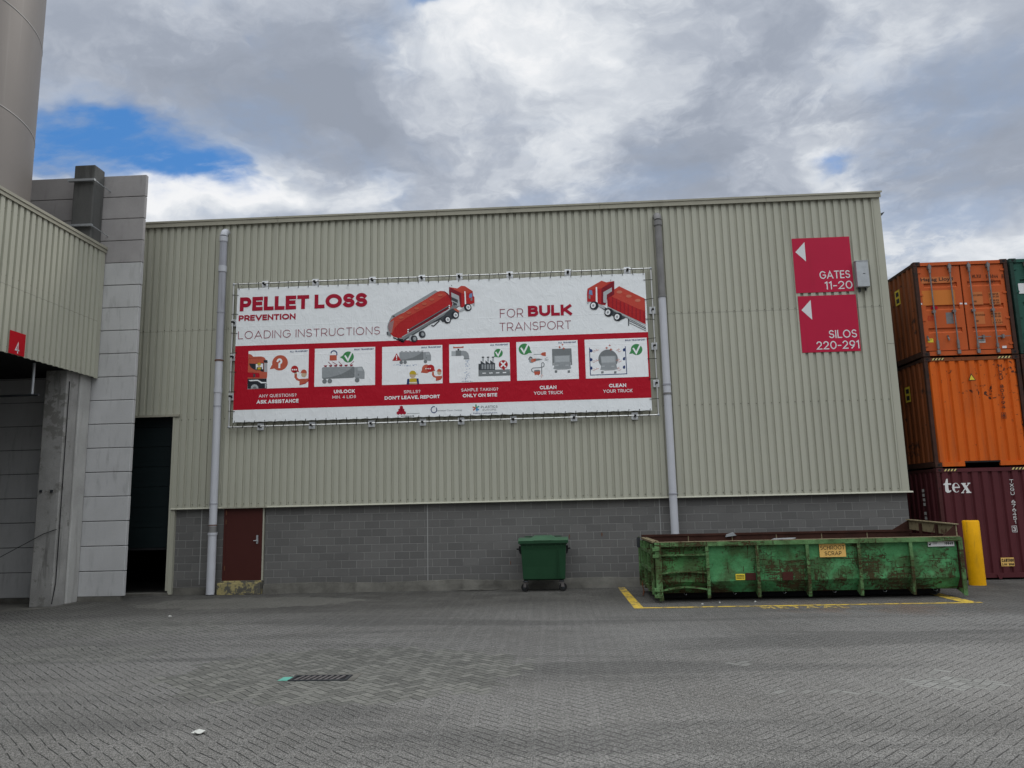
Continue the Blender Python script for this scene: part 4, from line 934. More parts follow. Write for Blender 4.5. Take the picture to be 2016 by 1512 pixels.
# 2 unlock
shape(4, [(1315, 205), (1412, 202), (1412, 276), (1315, 278)], 'v_coral', 3)
ribbon(A, [Q(4, 1335+0, 172), Q(4, 1345, 152), Q(4, 1370, 143), Q(4, 1398, 150), Q(4, 1413, 172), Q(4, 1413, 198)], .030, LY(3), 'v_navy')
check(4, 1570, 228, 76, (-115, 5, -60, -30, -50, 40))
def tank(c, pt, l=3):
    f = lambda L: [pt(*q) for q in L]
    shape(c, f([(0, .06), (.03, 0), (.72, -.0), (.76, .06), (.76, .88), (.72, .95), (.03, 1.0), (0, .92)]), 'v_grey', l)
    shape(c, f([(.0, .92), (.2, .86), (.45, .62), (.62, .3), (.72, .0), (.76, .06), (.76, .88), (.72, .95), (.03, 1.0)]), 'v_mgrey', l+.4)
    shape(c, f([(.765, .05), (.93, .02), (.97, .3), (.99, .5), (.985, 1.06), (.93, 1.06), (.765, .97)]), 'v_grey', l+.1)
    shape(c, f([(.83, .1), (.92, .09), (.955, .4), (.83, .36)]), 'v_lgrey', l+.5); shape(c, f([(.83, .62), (.86, .62), (.86, .78), (.83, .78)]), 'v_mgrey', l+.6)
    a = pt(0, 0); b = pt(1, 0); r = (b[0]-a[0])*.054
    for u, v in ((.06, 1.2), (.18, 1.19), (.815, 1.15)): q = pt(u, v); circ(c, q[0], q[1], r, 'v_mgrey', l+.5)
tank(4, lambda u, v: (1210+u*590, 368-12*u+v*162))
for i, (x, a) in enumerate(((1258, 0), (1328, -1), (1396, -1.3), (1468, -.9), (1540, 0), (1612, 1))):
    y = 350-i*2; shape(4, [(x-26, y-7), (x+26, y-8), (x+16, y+6), (x+14, y+14), (x-14, y+14), (x-16, y+6)], 'v_darkred', 3.8)
    if a: line(4, [(x+(18 if a < 0 else -14)-30*(a+1 if a < 0 else 0), y-6), (x+a*34, y-52)], 6, 'v_darkred', 3.8)
# 3 spills
shape(5, [(295, 183), (357, 288), (233, 292)], 'v_truck', 4.2); shape(5, [(287, 210), (303, 210), (301, 258), (290, 258)], 'v_white2', 4.7); circ(5, 296, 272, 7, 'v_white2', 4.7)
tank(5, lambda u, v: (333+u*455, 168-8*u+v*122), 3)
for i in range(6): shape(5, [(350+i*58, 155-i*1.5), (390+i*58, 154-i*1.5), (380+i*58, 164-i*1.5), (360+i*58, 164-i*1.5)], 'v_grey', 3.2)
random.seed(3)
for i in range(46):
    x = random.uniform(240, 575); y = 352+random.gauss(0, 5)-4*math.sin(x/40); shape(5, [(x, y), (x+7, y-3), (x+9, y+1), (x+2, y+4)], 'v_blue', 3.2)
circ(5, 715, 405, 62, 'v_coral', 3, 62); shape(5, [(655, 420), (700, 465), (637, 458)], 'v_coral', 3.1); circ(5, 775, 397, 55, 'v_truck', 3.4, 52); shape(5, [(800, 432), (828, 405), (842, 434)], 'v_truck', 3.5)
for x in (711, 741, 771): circ(5, x, 402, 9, 'v_white2', 4)
def worker(c, x, y, k, l=3):
    f = lambda L: [(x+a*k, y+b*k) for a, b in L]
    shape(c, f([(-88, 95), (-80, 15), (-50, 12), (-46, 92)]), 'v_navy', l); shape(c, f([(50, 90), (52, 8), (80, 10), (90, 88)]), 'v_navy', l)
    shape(c, f([(-50, 92), (-46, 12), (-20, 8), (22, 6), (50, 8), (62, 90)]), 'v_yellow', l+.2)
    shape(c, f([(-52, 62), (58, 60), (60, 70), (-52, 72)]), 'v_white2', l+.6); shape(c, f([(-52, 80), (60, 78), (60, 88), (-52, 90)]), 'v_lgrey', l+.6)
    circ(c, x-2*k, y-40*k, 44*k, 'v_skin', l); shape(c, f([(-50, -48), (-45, -78), (-25, -98), (0, -102), (25, -96), (42, -76), (46, -56), (68, -54), (66, -48)]), 'v_yellow', l+.4)
worker(5, 525, 532, 1.0)
person_wave(5, 900, 485, .8, 940)
# 4 sample
shape(5, [(1072, 155), (1132, 153), (1132, 222), (1072, 222)], 'v_lgrey', 3); shape(5, [(1208, 150), (1240, 147), (1280, 155), (1310, 185), (1322, 225), (1322, 262), (1250, 262), (1250, 232), (1235, 218), (1208, 217)], 'v_grey', 3)
shape(5, [(1132, 146), (1208, 144), (1210, 220), (1132, 222)], 'v_mgrey', 3.4); shape(5, [(1158, 120), (1182, 120), (1182, 146), (1158, 146)], 'v_ink', 3.2); shape(5, [(1095, 90), (1130, 96), (1165, 92), (1205, 92), (1243, 84), (1243, 108), (1205, 108), (1165, 110), (1098, 114)], 'v_coral', 3.5)
shape(5, [(1245, 258), (1326, 258), (1326, 270), (1245, 270)], 'v_mgrey', 3.4)
for i in range(60):
    v = random.random(); x = 1287+random.gauss(0, 14+14*v); y = 275+v*290
    if 375 < y < 400 or (420 < y < 440): continue
    shape(5, [(x, y), (x+7, y-2), (x+8, y+6), (x+2, y+7)], 'v_blue', 3.2)
for i in range(26):
    x = random.uniform(1215, 1370); shape(5, [(x, 580-abs(random.gauss(0, 3))), (x+8, 577), (x+8, 582), (x, 584)], 'v_blue', 3.2)
shape(5, [(1455, 423), (1900, 410), (1905, 498), (1455, 512)], 'v_mgrey', 3)
for x in (1510, 1606, 1702, 1798): shape(5, [(x, 461-(x-1510)*.03), (x+50, 459-(x-1510)*.03), (x+50, 472-(x-1510)*.03), (x, 474-(x-1510)*.03)], 'v_white2', 3.5)
shape(5, [(1455, 335), (1485, 333), (1485, 288), (1545, 330), (1555, 330), (1553, 286), (1612, 328), (1622, 326), (1620, 282), (1680, 322), (1690, 325), (1690, 418), (1455, 423)], 'v_dgrey', 3.4)
for x in (1500, 1538, 1576, 1614, 1652): shape(5, [(x, 342), (x+25, 341), (x+25, 408), (x, 409)], 'v_grey', 3.9)
for x in (1508, 1580, 1650): shape(5, [(x, 250), (x+22, 249), (x+24, 320-18), (x, 300)], 'v_lgrey', 3.3); shape(5, [(x-6, 233), (x+27, 232), (x+27, 248), (x-6, 249)], 'v_ink', 3.8)
check(5, 1737, 182, 62, (-68, 50, -40, 20, -10, 58))
circ(5, 1806, 343, 64, 'v_truck', 3.6, 62); shape(5, [(1790, 400), (1830, 395), (1822, 428)], 'v_truck', 3.7); line(5, [(1770, 305), (1842, 380)], 18, 'v_white2', 4.2); line(5, [(1840, 305), (1772, 380)], 18, 'v_white2', 4.5)
# 5 clean
check(6, 218, 252, 76, (55, 50, 80, 10, 100, 50))
line(6, [(340, 322), (440, 318)], 7, 'v_grey', 3); shape(6, [(430, 318), (455, 296), (500, 290), (502, 345), (455, 338)], 'v_coral', 3.2)
circ(6, 312, 402, 34, 'v_grey', 3); shape(6, [(268, 385), (290, 350), (325, 358), (318, 368), (292, 365), (278, 395)], 'v_ink', 3.5); shape(6, [(320, 378), (368, 375), (368, 412), (330, 425)], 'v_coral', 3.5); circ(6, 325, 405, 22, 'v_coral2', 3.8); shape(6, [(368, 380), (400, 375), (430, 380), (465, 385), (430, 395), (400, 402), (368, 408)], 'v_mgrey', 3.4)
for q in (((485, 378), (525, 362)), ((490, 388), (538, 386)), ((485, 398), (532, 408))): line(6, q, 4, 'v_mgrey', 3.2)
line(6, [(345, 560), (318, 545), (312, 520), (330, 502), (400, 498), (445, 492), (475, 480), (480, 445), (465, 428), (448, 435), (445, 480), (448, 585)], 9, 'v_mgrey', 3.2)
shape(6, [(345, 545), (352, 528), (420, 525), (428, 545), (425, 580), (410, 590), (408, 600), (392, 590), (370, 590), (360, 600), (352, 585)], 'v_coral', 3.5); shape(6, [(352, 528), (420, 525), (424, 545), (350, 548)], 'v_mgrey', 3.8)
for q in (((448, 585), (430, 610)), ((448, 585), (465, 605)), ((448, 600), (446, 635))): line(6, q, 4, 'v_coral2', 3.2)
def spark(c, x, y, r): shape(c, [(x, y-r), (x+r*.25, y-r*.25), (x+r, y), (x+r*.25, y+r*.25), (x, y+r), (x-r*.25, y+r*.25), (x-r, y), (x-r*.25, y-r*.25)], 'v_coral', 4.5)
for x, y, r in ((722, 192, 17), (684, 225, 21), (738, 243, 23)): spark(6, x, y, r)
shape(6, [(582, 250), (838, 240), (850, 460), (830, 462), (830, 425), (605, 432), (605, 466), (590, 468)], 'v_mgrey', 3)
shape(6, [(605, 340), (825, 332), (828, 480), (835, 492), (835, 508), (780, 518), (660, 522), (602, 512), (602, 498), (612, 488)], 'v_grey', 3.4); shape(6, [(622, 345), (810, 338), (812, 418), (625, 422)], 'v_lgrey', 3.9)
for x in (622, 758): shape(6, [(x, 460), (x+48, 456), (x+46, 474), (x+2, 476)], 'v_lgrey', 3.9)
for x in (620, 790): shape(6, [(x, 532), (x+32, 530), (x+32, 562), (x, 564)], 'v_mgrey', 3.4)
line(6, [(602, 502), (665, 514), (780, 508), (838, 496)], 5, 'v_lgrey', 4)
# 6 clean
for x, y, r in ((1346, 202, 17), (1306, 236, 21), (1362, 255, 23)): spark(6, x, y, r)
circ(6, 1325, 385, 130, 'v_mgrey', 3, 132)
shape(6, [(1222, 345), (1428, 338), (1430, 440), (1445, 505), (1450, 515), (1400, 528), (1290, 535), (1222, 525), (1225, 510), (1240, 450)], 'v_grey', 3.4); shape(6, [(1232, 352), (1412, 346), (1416, 426), (1238, 432)], 'v_lgrey', 3.9)
for x in (1240, 1368): shape(6, [(x, 472), (x+42, 469), (x+40, 486), (x+2, 488)], 'v_lgrey', 3.9)
for x in (1234, 1404): shape(6, [(x, 545), (x+32, 543), (x+32, 572), (x, 574)], 'v_mgrey', 3.4)
line(6, [(1222, 515), (1290, 524), (1400, 518), (1452, 505)], 5, 'v_lgrey', 4)
line(6, [(1078, 232), (1092, 595), (1572, 578), (1552, 215)], 9, 'v_navy', 3)
for x0, x1, dx in ((1085, 1122, 1), (1550, 1518, -1)):
    for y in (270, 388, 500):
        yo = 0 if dx > 0 else -12; shape(6, [(x0, y-22+yo), (x1-8*dx, y-15+yo), (x1, y+10+yo), (x0+20*dx, y+24+yo), (x0, y+20+yo)], 'v_navy', 3.3)
for y in (270, 405, 515):
    for dy, a, b in ((0, 1130, 1180), (16, 1120, 1150), (-10, 1165, 1205)): line(6, [(a, y+dy-6), ((a+b)/2, y+dy+6), (b, y+dy+2)], 4, 'v_coral2', 3.2)
    for dy, a, b in ((-8, 1430, 1480), (10, 1455, 1500), (-20, 1440, 1470)): line(6, [(a, y+dy+4), ((a+b)/2, y+dy+6), (b, y+dy-8)], 4, 'v_coral2', 3.2)
check(6, 1702, 256, 76, (-100, 60, -70, 5, -35, 50))
# logos on the lower white strip
for x, y in ((362, 952), (342, 990), (382, 989), (318, 1030), (361, 1029), (404, 1027)): A.disc(*Q(5, x, y), LY(2), .045, 'v_text', .045, 6, R_(90)) if False else A.poly([(Q(5, x, y)[0]+.050*math.sin(R_(60*k)), Q(5, x, y)[1]+.050*math.cos(R_(60*k))) for k in range(6)], LY(2), 'v_text')
txt(5, 'KATOEN NATIE', 360, 1087, 540, 1084, 20, .16, 'v_ink', 2); line(5, [(440, 1040), (620, 1035)], 4, 'v_mgrey', 2)
oc = Q(5, 823, 983)
ribbon(A, [(oc[0]+.075*math.cos(R_(a)), oc[1]+.082*math.sin(R_(a))) for a in range(70, 401, 15)], .022, LY(2), 'v_navy', False)
ft(5, 'peration', 860, 1008, 992, 1003, 24, 'v_mgrey', 2); ft(5, 'Clean Sweep', 1003, 1003, 1222, 997, 22, 'v_grey', 2)
for a, cc in ((90, 'v_green'), (30, 'v_teal'), (-35, 'v_sky'), (215, 'v_coral'), (160, 'v_coral2'), (270, 'v_white2')):
    if cc != 'v_white2': c0 = Q(5, 1420, 960); ribbon(A, [c0, (c0[0]+.095*math.cos(R_(a)), c0[1]+.095*math.sin(R_(a)))], .034, LY(2+a/900.), cc, False)
ribbon(A, [c0, (c0[0]+.03, c0[1]-.09)], .03, LY(2.5), 'v_sky', False)
txt(5, 'PLASTICS', 1490, 960, 1725, 955, 32, .13, 'v_ink', 2, .22); txt(5, 'EUROPE', 1515, 998, 1703, 993, 24, .1, 'v_ink', 2, .28); ft(5, 'Enabling a sustainable future', 1382, 1042, 1722, 1033, 20, 'v_navy', 2)
A.build('sheet', bn)
# tube frame
FX0, FX1, FZ0, FZ1 = -8.645, 2.79, 4.365, 8.33
for nm, pts in (('frame_tube', [(FX0, FZ1), (FX1, FZ1)]), ('frame_tube', [(FX0, FZ0), (FX1, FZ0)]), ('frame_tube', [(FX0, FZ0), (FX0, FZ1)]), ('frame_tube', [(FX1, FZ0), (FX1, FZ1)])):
    m_ = MB(); m_.tube([(x, YBN, z) for x, z in pts], .021, 'alu_tube', 12); m_.build(nm, bn)
for x, z in ((FX0, FZ0), (FX0, FZ1), (FX1, FZ0), (FX1, FZ1)):
    m_ = MB(); m_.lathe([(0, -.034), (.03, -.03), (.034, 0), (.03, .03), (0, .034)], (x, YBN, z), 'galv', 14); m_.build('corner_fitting', bn)
def clamp(x, z, ver):
    w_, h_ = (.11, .155) if not ver else (.10, .16)
    m_ = MB(); m_.box(x-w_*.8, x+w_*.8, YW-.035, YW-.012, z-h_*.62, z+h_*.62, 'plastic_clip'); m_.box(x-.03, x+.03, YBN+.02, YW-.03, z-.03, z+.03, 'steel_dark')
    ob = m_.build('wall_clamp', bn, bevel=.008)
    k = MB(); k.box(x-.03, x+.03, YBN-.028, YBN+.026, z-.025, z+.025, 'black'); k.build('saddle', ob, bevel=.004)
for px in (523, 622, 734, 831, 904.5, 1003.6, 1118, 1235): clamp(W(px, 545, YW)[0], FZ1, 0)
for px in (514, 615, 732, 833, 908, 1011, 1130, 1250): clamp(W(px, 830, YW)[0], FZ0, 0)
for py in (609, 680, 754): clamp(FX1, W(1285, py, YBN)[1], 1)
for py in (634, 702, 780): clamp(FX0, W(460, py, YBN)[1], 1)
def cord(x0, z0, x1, z1):
    m_ = MB(); dx, dz = (x1-x0), (z1-z0); L = math.hypot(dx, dz); ux, uz = dx/L, dz/L
    m_.tube([(x0-ux*.03, YBN+.0, z0-uz*.03), (x0-ux*.02, YBN-.028, z0-uz*.02), (x0+ux*.03, YBN-.028, z0+uz*.03), (x1, YBN-.012, z1), (x1+ux*.03, YBN-.02, z1+uz*.03)], .0075, 'black', 6)
    m_.build('bungee_cord', bn)
nt_ = 40
for i in range(nt_+1):
    x = SX0+.05+(SX1-SX0-.1)*i/nt_; cord(x+random.uniform(-.03, .03), FZ1, x, SZ1-.02)
for i in range(nt_+1):
    x = SX0+.05+(SX1-SX0-.1)*i/nt_; cord(x+random.uniform(-.05, .02), FZ0, x, SZ0+.02)
for i in range(7):
    z = SZ0+.3+(SZ1-SZ0-.5)*i/6; cord(FX1, z+random.uniform(-.02, .02), SX1-.02, z); cord(FX0, z+random.uniform(-.02, .02), SX0+.02, z)
# ------------------------------------------------------------------ painted bay on the ground
by = thing('bay_marking', 'yellow painted bay outline on the ground round the green skip', 'road marking', (5, 17, 0))
m_ = MB()
m_.add([(1.55, 20.1, .004), (1.72, 20.1, .004), (1.75, 16.22, .004), (1.55, 16.22, .004)], [(0, 1, 2, 3)], 'road_yellow')
m_.add([(1.55, 16.09, .0045), (8.40, 16.09, .0045), (8.40, 16.22, .0045), (1.55, 16.22, .0045)], [(0, 1, 2, 3)], 'road_yellow')
m_.add([(8.06, 16.22, .004), (8.34, 16.22, .004), (8.34, 20.0, .004), (8.12, 20.0, .004)], [(0, 1, 2, 3)], 'road_yellow')
m_.build('line', by)
f = MB(); stext(f, 'METAAL', 0, 1.66, 0, .34, .2, 0, 'road_yellow_worn', .28)
l = MB(); l.add([(4.02+p[0], 15.72+p[2], .0045-p[1]*.5) for p in f.v], f.f, 'road_yellow_worn'); l.build('lettering', by)

# ------------------------------------------------------------------ roll-off skip
SK0, SK1, SF, SB = 2.10, 8.52, 16.95, 19.15      # left, right, front, back
sk = thing('skip', 'long open green scrap skip with scratched rusty sides', 'skip', (5.3, 18, 0))
TOPF, TOPB = 1.265, 1.34
def wall_panel(x0, x1, Y, sg, ztop, mat, n=6, dent=.0, name='side_panel'):
    m_ = MB(); nz = 5; vs = []
    for k in range(nz+1):
        z = .42+(ztop-.42)*k/nz
        for i in range(n+1):
            u = i/n; bul = dent*math.sin(math.pi*u)*math.sin(math.pi*k/nz)
            vs.append((x0+(x1-x0)*u, Y+sg*(.02+bul+.006*math.sin(9*u+5*k)), z))
    for i in range(n+1):
        u = i/n; vs.append((x0+(x1-x0)*u, Y+sg*(.17+.01*math.sin(7*u)), .18))
    fs = [(k*(n+1)+i, k*(n+1)+i+1, (k+1)*(n+1)+i+1, (k+1)*(n+1)+i) for k in range(nz) for i in range(n)]
    b0 = (nz+1)*(n+1); fs += [(b0+i, b0+i+1, i+1, i) for i in range(n)]
    m_.add(vs, fs, mat, False); return m_.build(name, sk)
RX = [2.22, 3.22, 4.27, 5.32, 6.39, 7.46, 8.44]
for i in range(6): wall_panel(RX[i], RX[i+1], SF, 1, TOPF-.07, 'skip_battered' if i == 0 else 'skip_green', dent=.03 if i else .045)
def tubebox(m_, a, b, w, mat):      # square bar between points
    a = Vector(a); b = Vector(b); d = (b-a).normalized(); up = Vector((0, 1, 0)) if abs(d.y) < .8 else Vector((0, 0, 1))
    s_ = d.cross(up).normalized()*w*.5; u_ = d.cross(s_).normalized()*w*.5
    m_.hexa([a-s_-u_, a+s_-u_, a+s_+u_, a-s_+u_], [b-s_-u_, b+s_-u_, b+s_+u_, b-s_+u_], mat)
m_ = MB(); m_.box(SK0+.02, SK1-.02, SF-.07, SF+.05, TOPF-.105, TOPF-.012, 'skip_worn'); m_.box(SK0+.02, SK1-.02, SF-.068, SF+.048, TOPF-.011, TOPF, 'hood_inside'); m_.build('top_rail', sk, bevel=.008)
for i, x in enumerate(RX[1:6]):
    m_ = MB(); w_ = .028; bx = random.uniform(-.02, .02)
    pts = [(SF-.05, TOPF-.105), (SF-.06, .8), (SF-.055, .45), (SF-.03, .09), (SF+.06, .09), (SF+.22, .16), (SF+.17, .20), (SF+.02, .43), (SF+.02, TOPF-.105)]
    m_.prism(pts, 'x', x-w_/2, x+w_/2, 'skip_worn'); m_.prism([(SF-.075, TOPF-.11), (SF-.085, .8), (SF-.08, .45), (SF-.055, .085), (SF-.03, .085), (SF-.055, .45), (SF-.06, .8), (SF-.05, TOPF-.11)], 'x', x-.032, x+.032, 'skip_worn'); m_.build('rib', sk)
m_ = MB(); m_.prism([(SF-.06, TOPF-.02), (SF-.075, .45), (SF-.06, .06), (SF+.35, .17), (SF+.2, .2), (SF+.05, .43), (SF+.05, TOPF)], 'x', SK1-.045, SK1-.01, 'skip_worn')
m_.prism([(SF-.075, TOPF-.02), (SF-.085, .45), (SF-.075, .055), (SF-.055, .055), (SF-.065, .45), (SF-.055, TOPF-.02)], 'x', SK1-.075, SK1+.005, 'skip_worn'); m_.build('rib', sk)
m_ = MB(); m_.box(SK0+.02, SK0+.15, SF-.075, SF+.04, .16, TOPF-.10, 'skip_worn'); m_.box(SK0+.07, SK0+.16, SF-.07, SF+.04, .04, .155, 'skip_worn'); m_.build('corner_post', sk, bevel=.006)
for zz in (1.02, .84): pass
for za, zb_, zc, th in ((.985, .985, .985, .035), (.60, .635, .60, .03), (.25, .315, .26, .03)):
    m_ = MB(); xs_ = [SK0+.15, 2.7, RX[1]-.015]
    n = 10
    for i in range(n):
        def zz(u): return za*(1-u)+zc*u+(zb_-(za+zc)/2)*math.sin(math.pi*u)
        u0, u1 = i/n, (i+1)/n; x0 = xs_[0]+(xs_[2]-xs_[0])*u0; x1 = xs_[0]+(xs_[2]-xs_[0])*u1
        m_.hexa([(x0, SF-.05, zz(u0)-th/2), (x1, SF-.05, zz(u1)-th/2), (x1, SF+.03, zz(u1)-th/2), (x0, SF+.03, zz(u0)-th/2)], [(x0, SF-.05, zz(u0)+th/2), (x1, SF-.05, zz(u1)+th/2), (x1, SF+.03, zz(u1)+th/2), (x0, SF+.03, zz(u0)+th/2)], 'skip_worn')
    m_.build('stiffener', sk)
# hinge lugs at the door end
for zz in (1.11, .97, .27, .14):
    m_ = MB(); m_.box(SK0-.03, SK0+.12, SF-.10, SF+.02, zz-.035, zz+.035, 'skip_worn'); m_.build('hinge_lug', sk, bevel=.006)
# door end (left)
m_ = MB(); m_.box(SK0+.01, SK0+.03, SF+.1, SB-.08, .2, TOPF-.02, 'skip_battered'); m_.build('end_door', sk)
for y_ in (SF+.10, SF+.75, SF+1.45, SB-.14):
    m_ = MB(); m_.box(SK0-.05, SK0+.02, y_, y_+.07, .16, TOPF-.05, 'skip_worn'); m_.build('door_bar', sk)
for zz in (.2, .62, 1.0):
    m_ = MB(); m_.box(SK0-.045, SK0+.01, SF+.17, SB-.1, zz, zz+.07, 'skip_worn'); m_.build('door_rail', sk)
m_ = MB(); m_.box(SK0-.02, SK0+.06, SF+.05, SB-.02, TOPF-.02, TOPF+.02, 'hood_inside'); m_.box(SK0+.09, SK0+.13, SF+.05, SB-.02, TOPF-.02, TOPF+.015, 'hood_inside'); m_.build('end_rail', sk)
m_ = MB(); m_.tube([(SK0-.07, SB-.02, .15), (SK0-.07, SB-.02, 1.30)], .025, 'skip_worn', 8); m_.box(SK0-.12, SK0-.04, SB-.05, SB+.02, 1.05, 1.28, 'steel_dark'); m_.tube([(SK0-.09, SB-.3, .55), (SK0-.10, SB-.15, .3), (SK0-.05, SB-.3, .12)], .014, 'skip_worn', 8); m_.build('latch_gear', sk)
for k in range(3):
    m_ = MB(); pts = [(SK0-.04-.05*k, SB-.2-.35*k, .28), (SK0-.05-.03*k, SB-.25-.35*k, .12), (SK0-.02-.06*k, SB-.3-.35*k, .012)]; m_.tube(pts, .012, 'rust', 6); m_.build('chain', sk)
# far side, floor, hook end
m_ = MB(); m_.box(SK0+.05, SK1-.02, SB-.03, SB, .3, TOPB-.02, 'skip_inside'); m_.box(SK0, SK1-.02, SB-.05, SB+.06, TOPB-.05, TOPB, 'skip_inside')
for x in RX[1:6]: m_.box(x-.01, x+.01, SB-.035, SB-.03, .6, TOPB-.05, 'hood_inside')
m_.build('far_side', sk)
m_ = MB(); m_.box(SK0+.04, SK1-.04, SF+.19, SB-.03, .17, .22, 'skip_inside'); m_.build('floor', sk)
for y_ in (SF+.55, SB-.65):
    m_ = MB(); m_.box(SK0+.15, SK1-.35, y_, y_+.12, .03, .17, 'black'); m_.tube([(SK1-.36, y_+.02, .115), (SK1-.36, y_+.26, .115)], .11, 'steel_dark', 20); m_.build('skid_rail', sk)
for x in [2.75+1.05*k for k in range(6)]:
    m_ = MB(); m_.tube([(x, SF+.3, .17), (x, SF+.28, .13), (x+.02, SF+.2, .125), (x+.03, SF+.18, .15)], .008, 'galv', 6); m_.build('tie_hook', sk)
m_ = MB(); m_.box(SK1-.06, SK1-.03, SF+.02, SB, .2, TOPF-.01, 'skip_inside'); m_.build('front_end', sk)
# raised hood at the right end
zt0, zt1 = 1.50, 1.555
yy0, yy1 = SF+.02, SB-.0
m_ = MB(); m_.hexa([(SK1-.055, yy0, TOPF), (SK1-.03, yy0, TOPF), (SK1-.03, yy1, TOPB), (SK1-.055, yy1, TOPB)], [(SK1-.055, yy0, zt0), (SK1-.03, yy0, zt0), (SK1-.03, yy1, zt1), (SK1-.055, yy1, zt1)], 'hood_inside')
m_.build('hood', sk)
m_ = MB(); m_.hexa([(SK1-.10, yy0-.03, zt0), (SK1+.0, yy0-.03, zt0), (SK1+.0, yy1+.03, zt1), (SK1-.10, yy1+.03, zt1)], [(SK1-.10, yy0-.03, zt0+.02), (SK1+.0, yy0-.03, zt0+.02), (SK1+.0, yy1+.03, zt1+.02), (SK1-.10, yy1+.03, zt1+.02)], 'hood_inside'); m_.build('hood_rim', sk)
m_ = MB(); m_.prism([(SK1-.45, TOPB), (SK1-.06, TOPB), (SK1-.06, zt1)], 'y', yy1-.025, yy1, 'skip_inside'); m_.build('hood_gusset', sk)
m_ = MB(); m_.prism([(SK1-.33, TOPF), (SK1-.06, TOPF), (SK1-.06, zt0)], 'y', yy0-.0, yy0+.025, 'skip_inside'); m_.build('hood_gusset', sk)
for y_ in (yy0+.75, yy0+1.5): m_ = MB(); m_.box(SK1-.09, SK1-.056, y_, y_+.10, 1.0, 1.49, 'skip_inside'); m_.build('hood_stiffener', sk)
# markings on the skip
ys = SF+.005
def plate(x0, x1, z0, z1, mat, y=ys, th=.004):
    m_ = MB(); m_.box(x0, x1, y-th, y, z0, z1, mat); return m_
def sxz(px, py): return W(px, py, ys)
a = sxz(1612, 1071); b = sxz(1666, 1096)
p_ = plate(a[0], b[0], b[1], a[1], 'sticker_orange').build('sticker', sk, label='orange sticker reading SCHROOT SCRAP')
l = MB(); l.flat = True; w_ = b[0]-a[0]; h_ = a[1]-b[1]
stext(l, 'SCHROOT', a[0]+.02, b[0]-.02, b[1]+h_*.56, h_*.30, .13, ys-.0065, 'ink', .16); stext(l, 'SCRAP', a[0]+w_*.19, b[0]-w_*.17, b[1]+h_*.13, h_*.30, .13, ys-.0065, 'ink', .16); l.build('lettering', p_)
a = sxz(1826, 1065); b = sxz(1879, 1075)
p_ = plate(a[0], b[0], b[1], a[1], 'paint_plate_white').build('number_plate', sk, label='white number plate reading 10049')
l = MB(); l.flat = True; w_ = b[0]-a[0]; h_ = a[1]-b[1]
stext(l, '10049', a[0]+w_*.63, b[0]-w_*.05, b[1]+h_*.28, h_*.46, .24, ys-.0065, 'ink', .2)
l.poly([(a[0]+w_*.02, b[1]+h_*.2), (a[0]+w_*.1, b[1]+h_*.2), (a[0]+w_*.12, b[1]+h_*.7), (a[0]+w_*.07, b[1]+h_*.45), (a[0]+w_*.03, b[1]+h_*.5)], ys-.0065, 'ink')
for k in range(3): l.poly([(a[0]+w_*(.17+.02*k), b[1]+h_*(.75-.16*k)), (a[0]+w_*(.38-.02*k), b[1]+h_*(.75-.16*k)), (a[0]+w_*(.38-.02*k), b[1]+h_*(.83-.16*k)), (a[0]+w_*(.17+.02*k), b[1]+h_*(.83-.16*k))], ys-.0065, 'v_mgrey')
l.build('lettering', p_)
a = sxz(1448, 1130); b = sxz(1467, 1141.5)
p_ = plate(a[0], b[0], b[1], a[1], 'sticker_yellow').build('sticker', sk, label='small yellow sticker')
l = MB(); l.flat = True
for k in range(3): zz = b[1]+(a[1]-b[1])*(.25+.22*k); l.poly([(a[0]+.015, zz), (b[0]-.015, zz), (b[0]-.015, zz+.012), (a[0]+.015, zz+.012)], ys-.0065, 'ink')
l.build('lettering', p_)
for q in (((1467.5, 1128), (1489, 1142)), ((1540, 1126), (1562, 1142))):
    a = sxz(*q[0]); b = sxz(*q[1]); plate(a[0], b[0], b[1], a[1], 'door_red').build('primer_patch', sk, bevel=.002)
sc_ = MB(); a = W(1545, 1060, 17.0); sc_.hexa([(4.60, 16.93, 1.268), (5.05, 16.95, 1.268), (5.20, 17.2, 1.268), (4.75, 17.25, 1.268)], [(4.60, 16.93, 1.272), (5.05, 16.95, 1.274), (5.20, 17.2, 1.29), (4.75, 17.25, 1.28)], 'galv')
tag(sc_.build('scrap_sheet'), 'thin grey metal offcut lying on the near rim of the green skip', 'scrap metal')
sc_ = MB(); sc_.hexa([(4.10, 19.06, 1.25), (4.36, 19.06, 1.28), (4.36, 19.09, 1.28), (4.10, 19.09, 1.25)], [(4.12, 19.06, 1.31), (4.30, 19.06, 1.35), (4.28, 19.09, 1.355), (4.15, 19.09, 1.32)], 'galv')
tag(sc_.build('scrap_strip'), 'crumpled pale strip caught on the far rim of the green skip', 'scrap metal')

# ------------------------------------------------------------------ wheeled bin
wb = thing('wheelie_bin', 'dark green four-wheeled rubbish bin standing against the block wall', 'bin', (-.30, 19.7, 0))
XL, XR, XF, XB = -.865, .265, 19.42, 20.02
m_ = MB()
def ring(z, il, iff, ib, ir=None): return [(XL+il, XF+iff, z), (XR-(il if ir is None else ir), XF+iff, z), (XR-(il if ir is None else ir), XB-ib, z), (XL+il, XB-ib, z)]
lv = [ring(.27, .10, .14, .06), ring(.30, .045, .08, .02), ring(.60, .03, .06, .01), ring(1.0, .01, .02, .0), ring(1.14, .0, .0, .0), ring(1.14, -.025, -.025, -.02), ring(1.17, -.025, -.025, -.02)]
vs = [q for r in lv for q in r]; fs = [(3, 2, 1, 0)]+[(4*i+k, 4*i+(k+1) % 4, 4*i+4+(k+1) % 4, 4*i+4+k) for i in range(len(lv)-1) for k in range(4)]
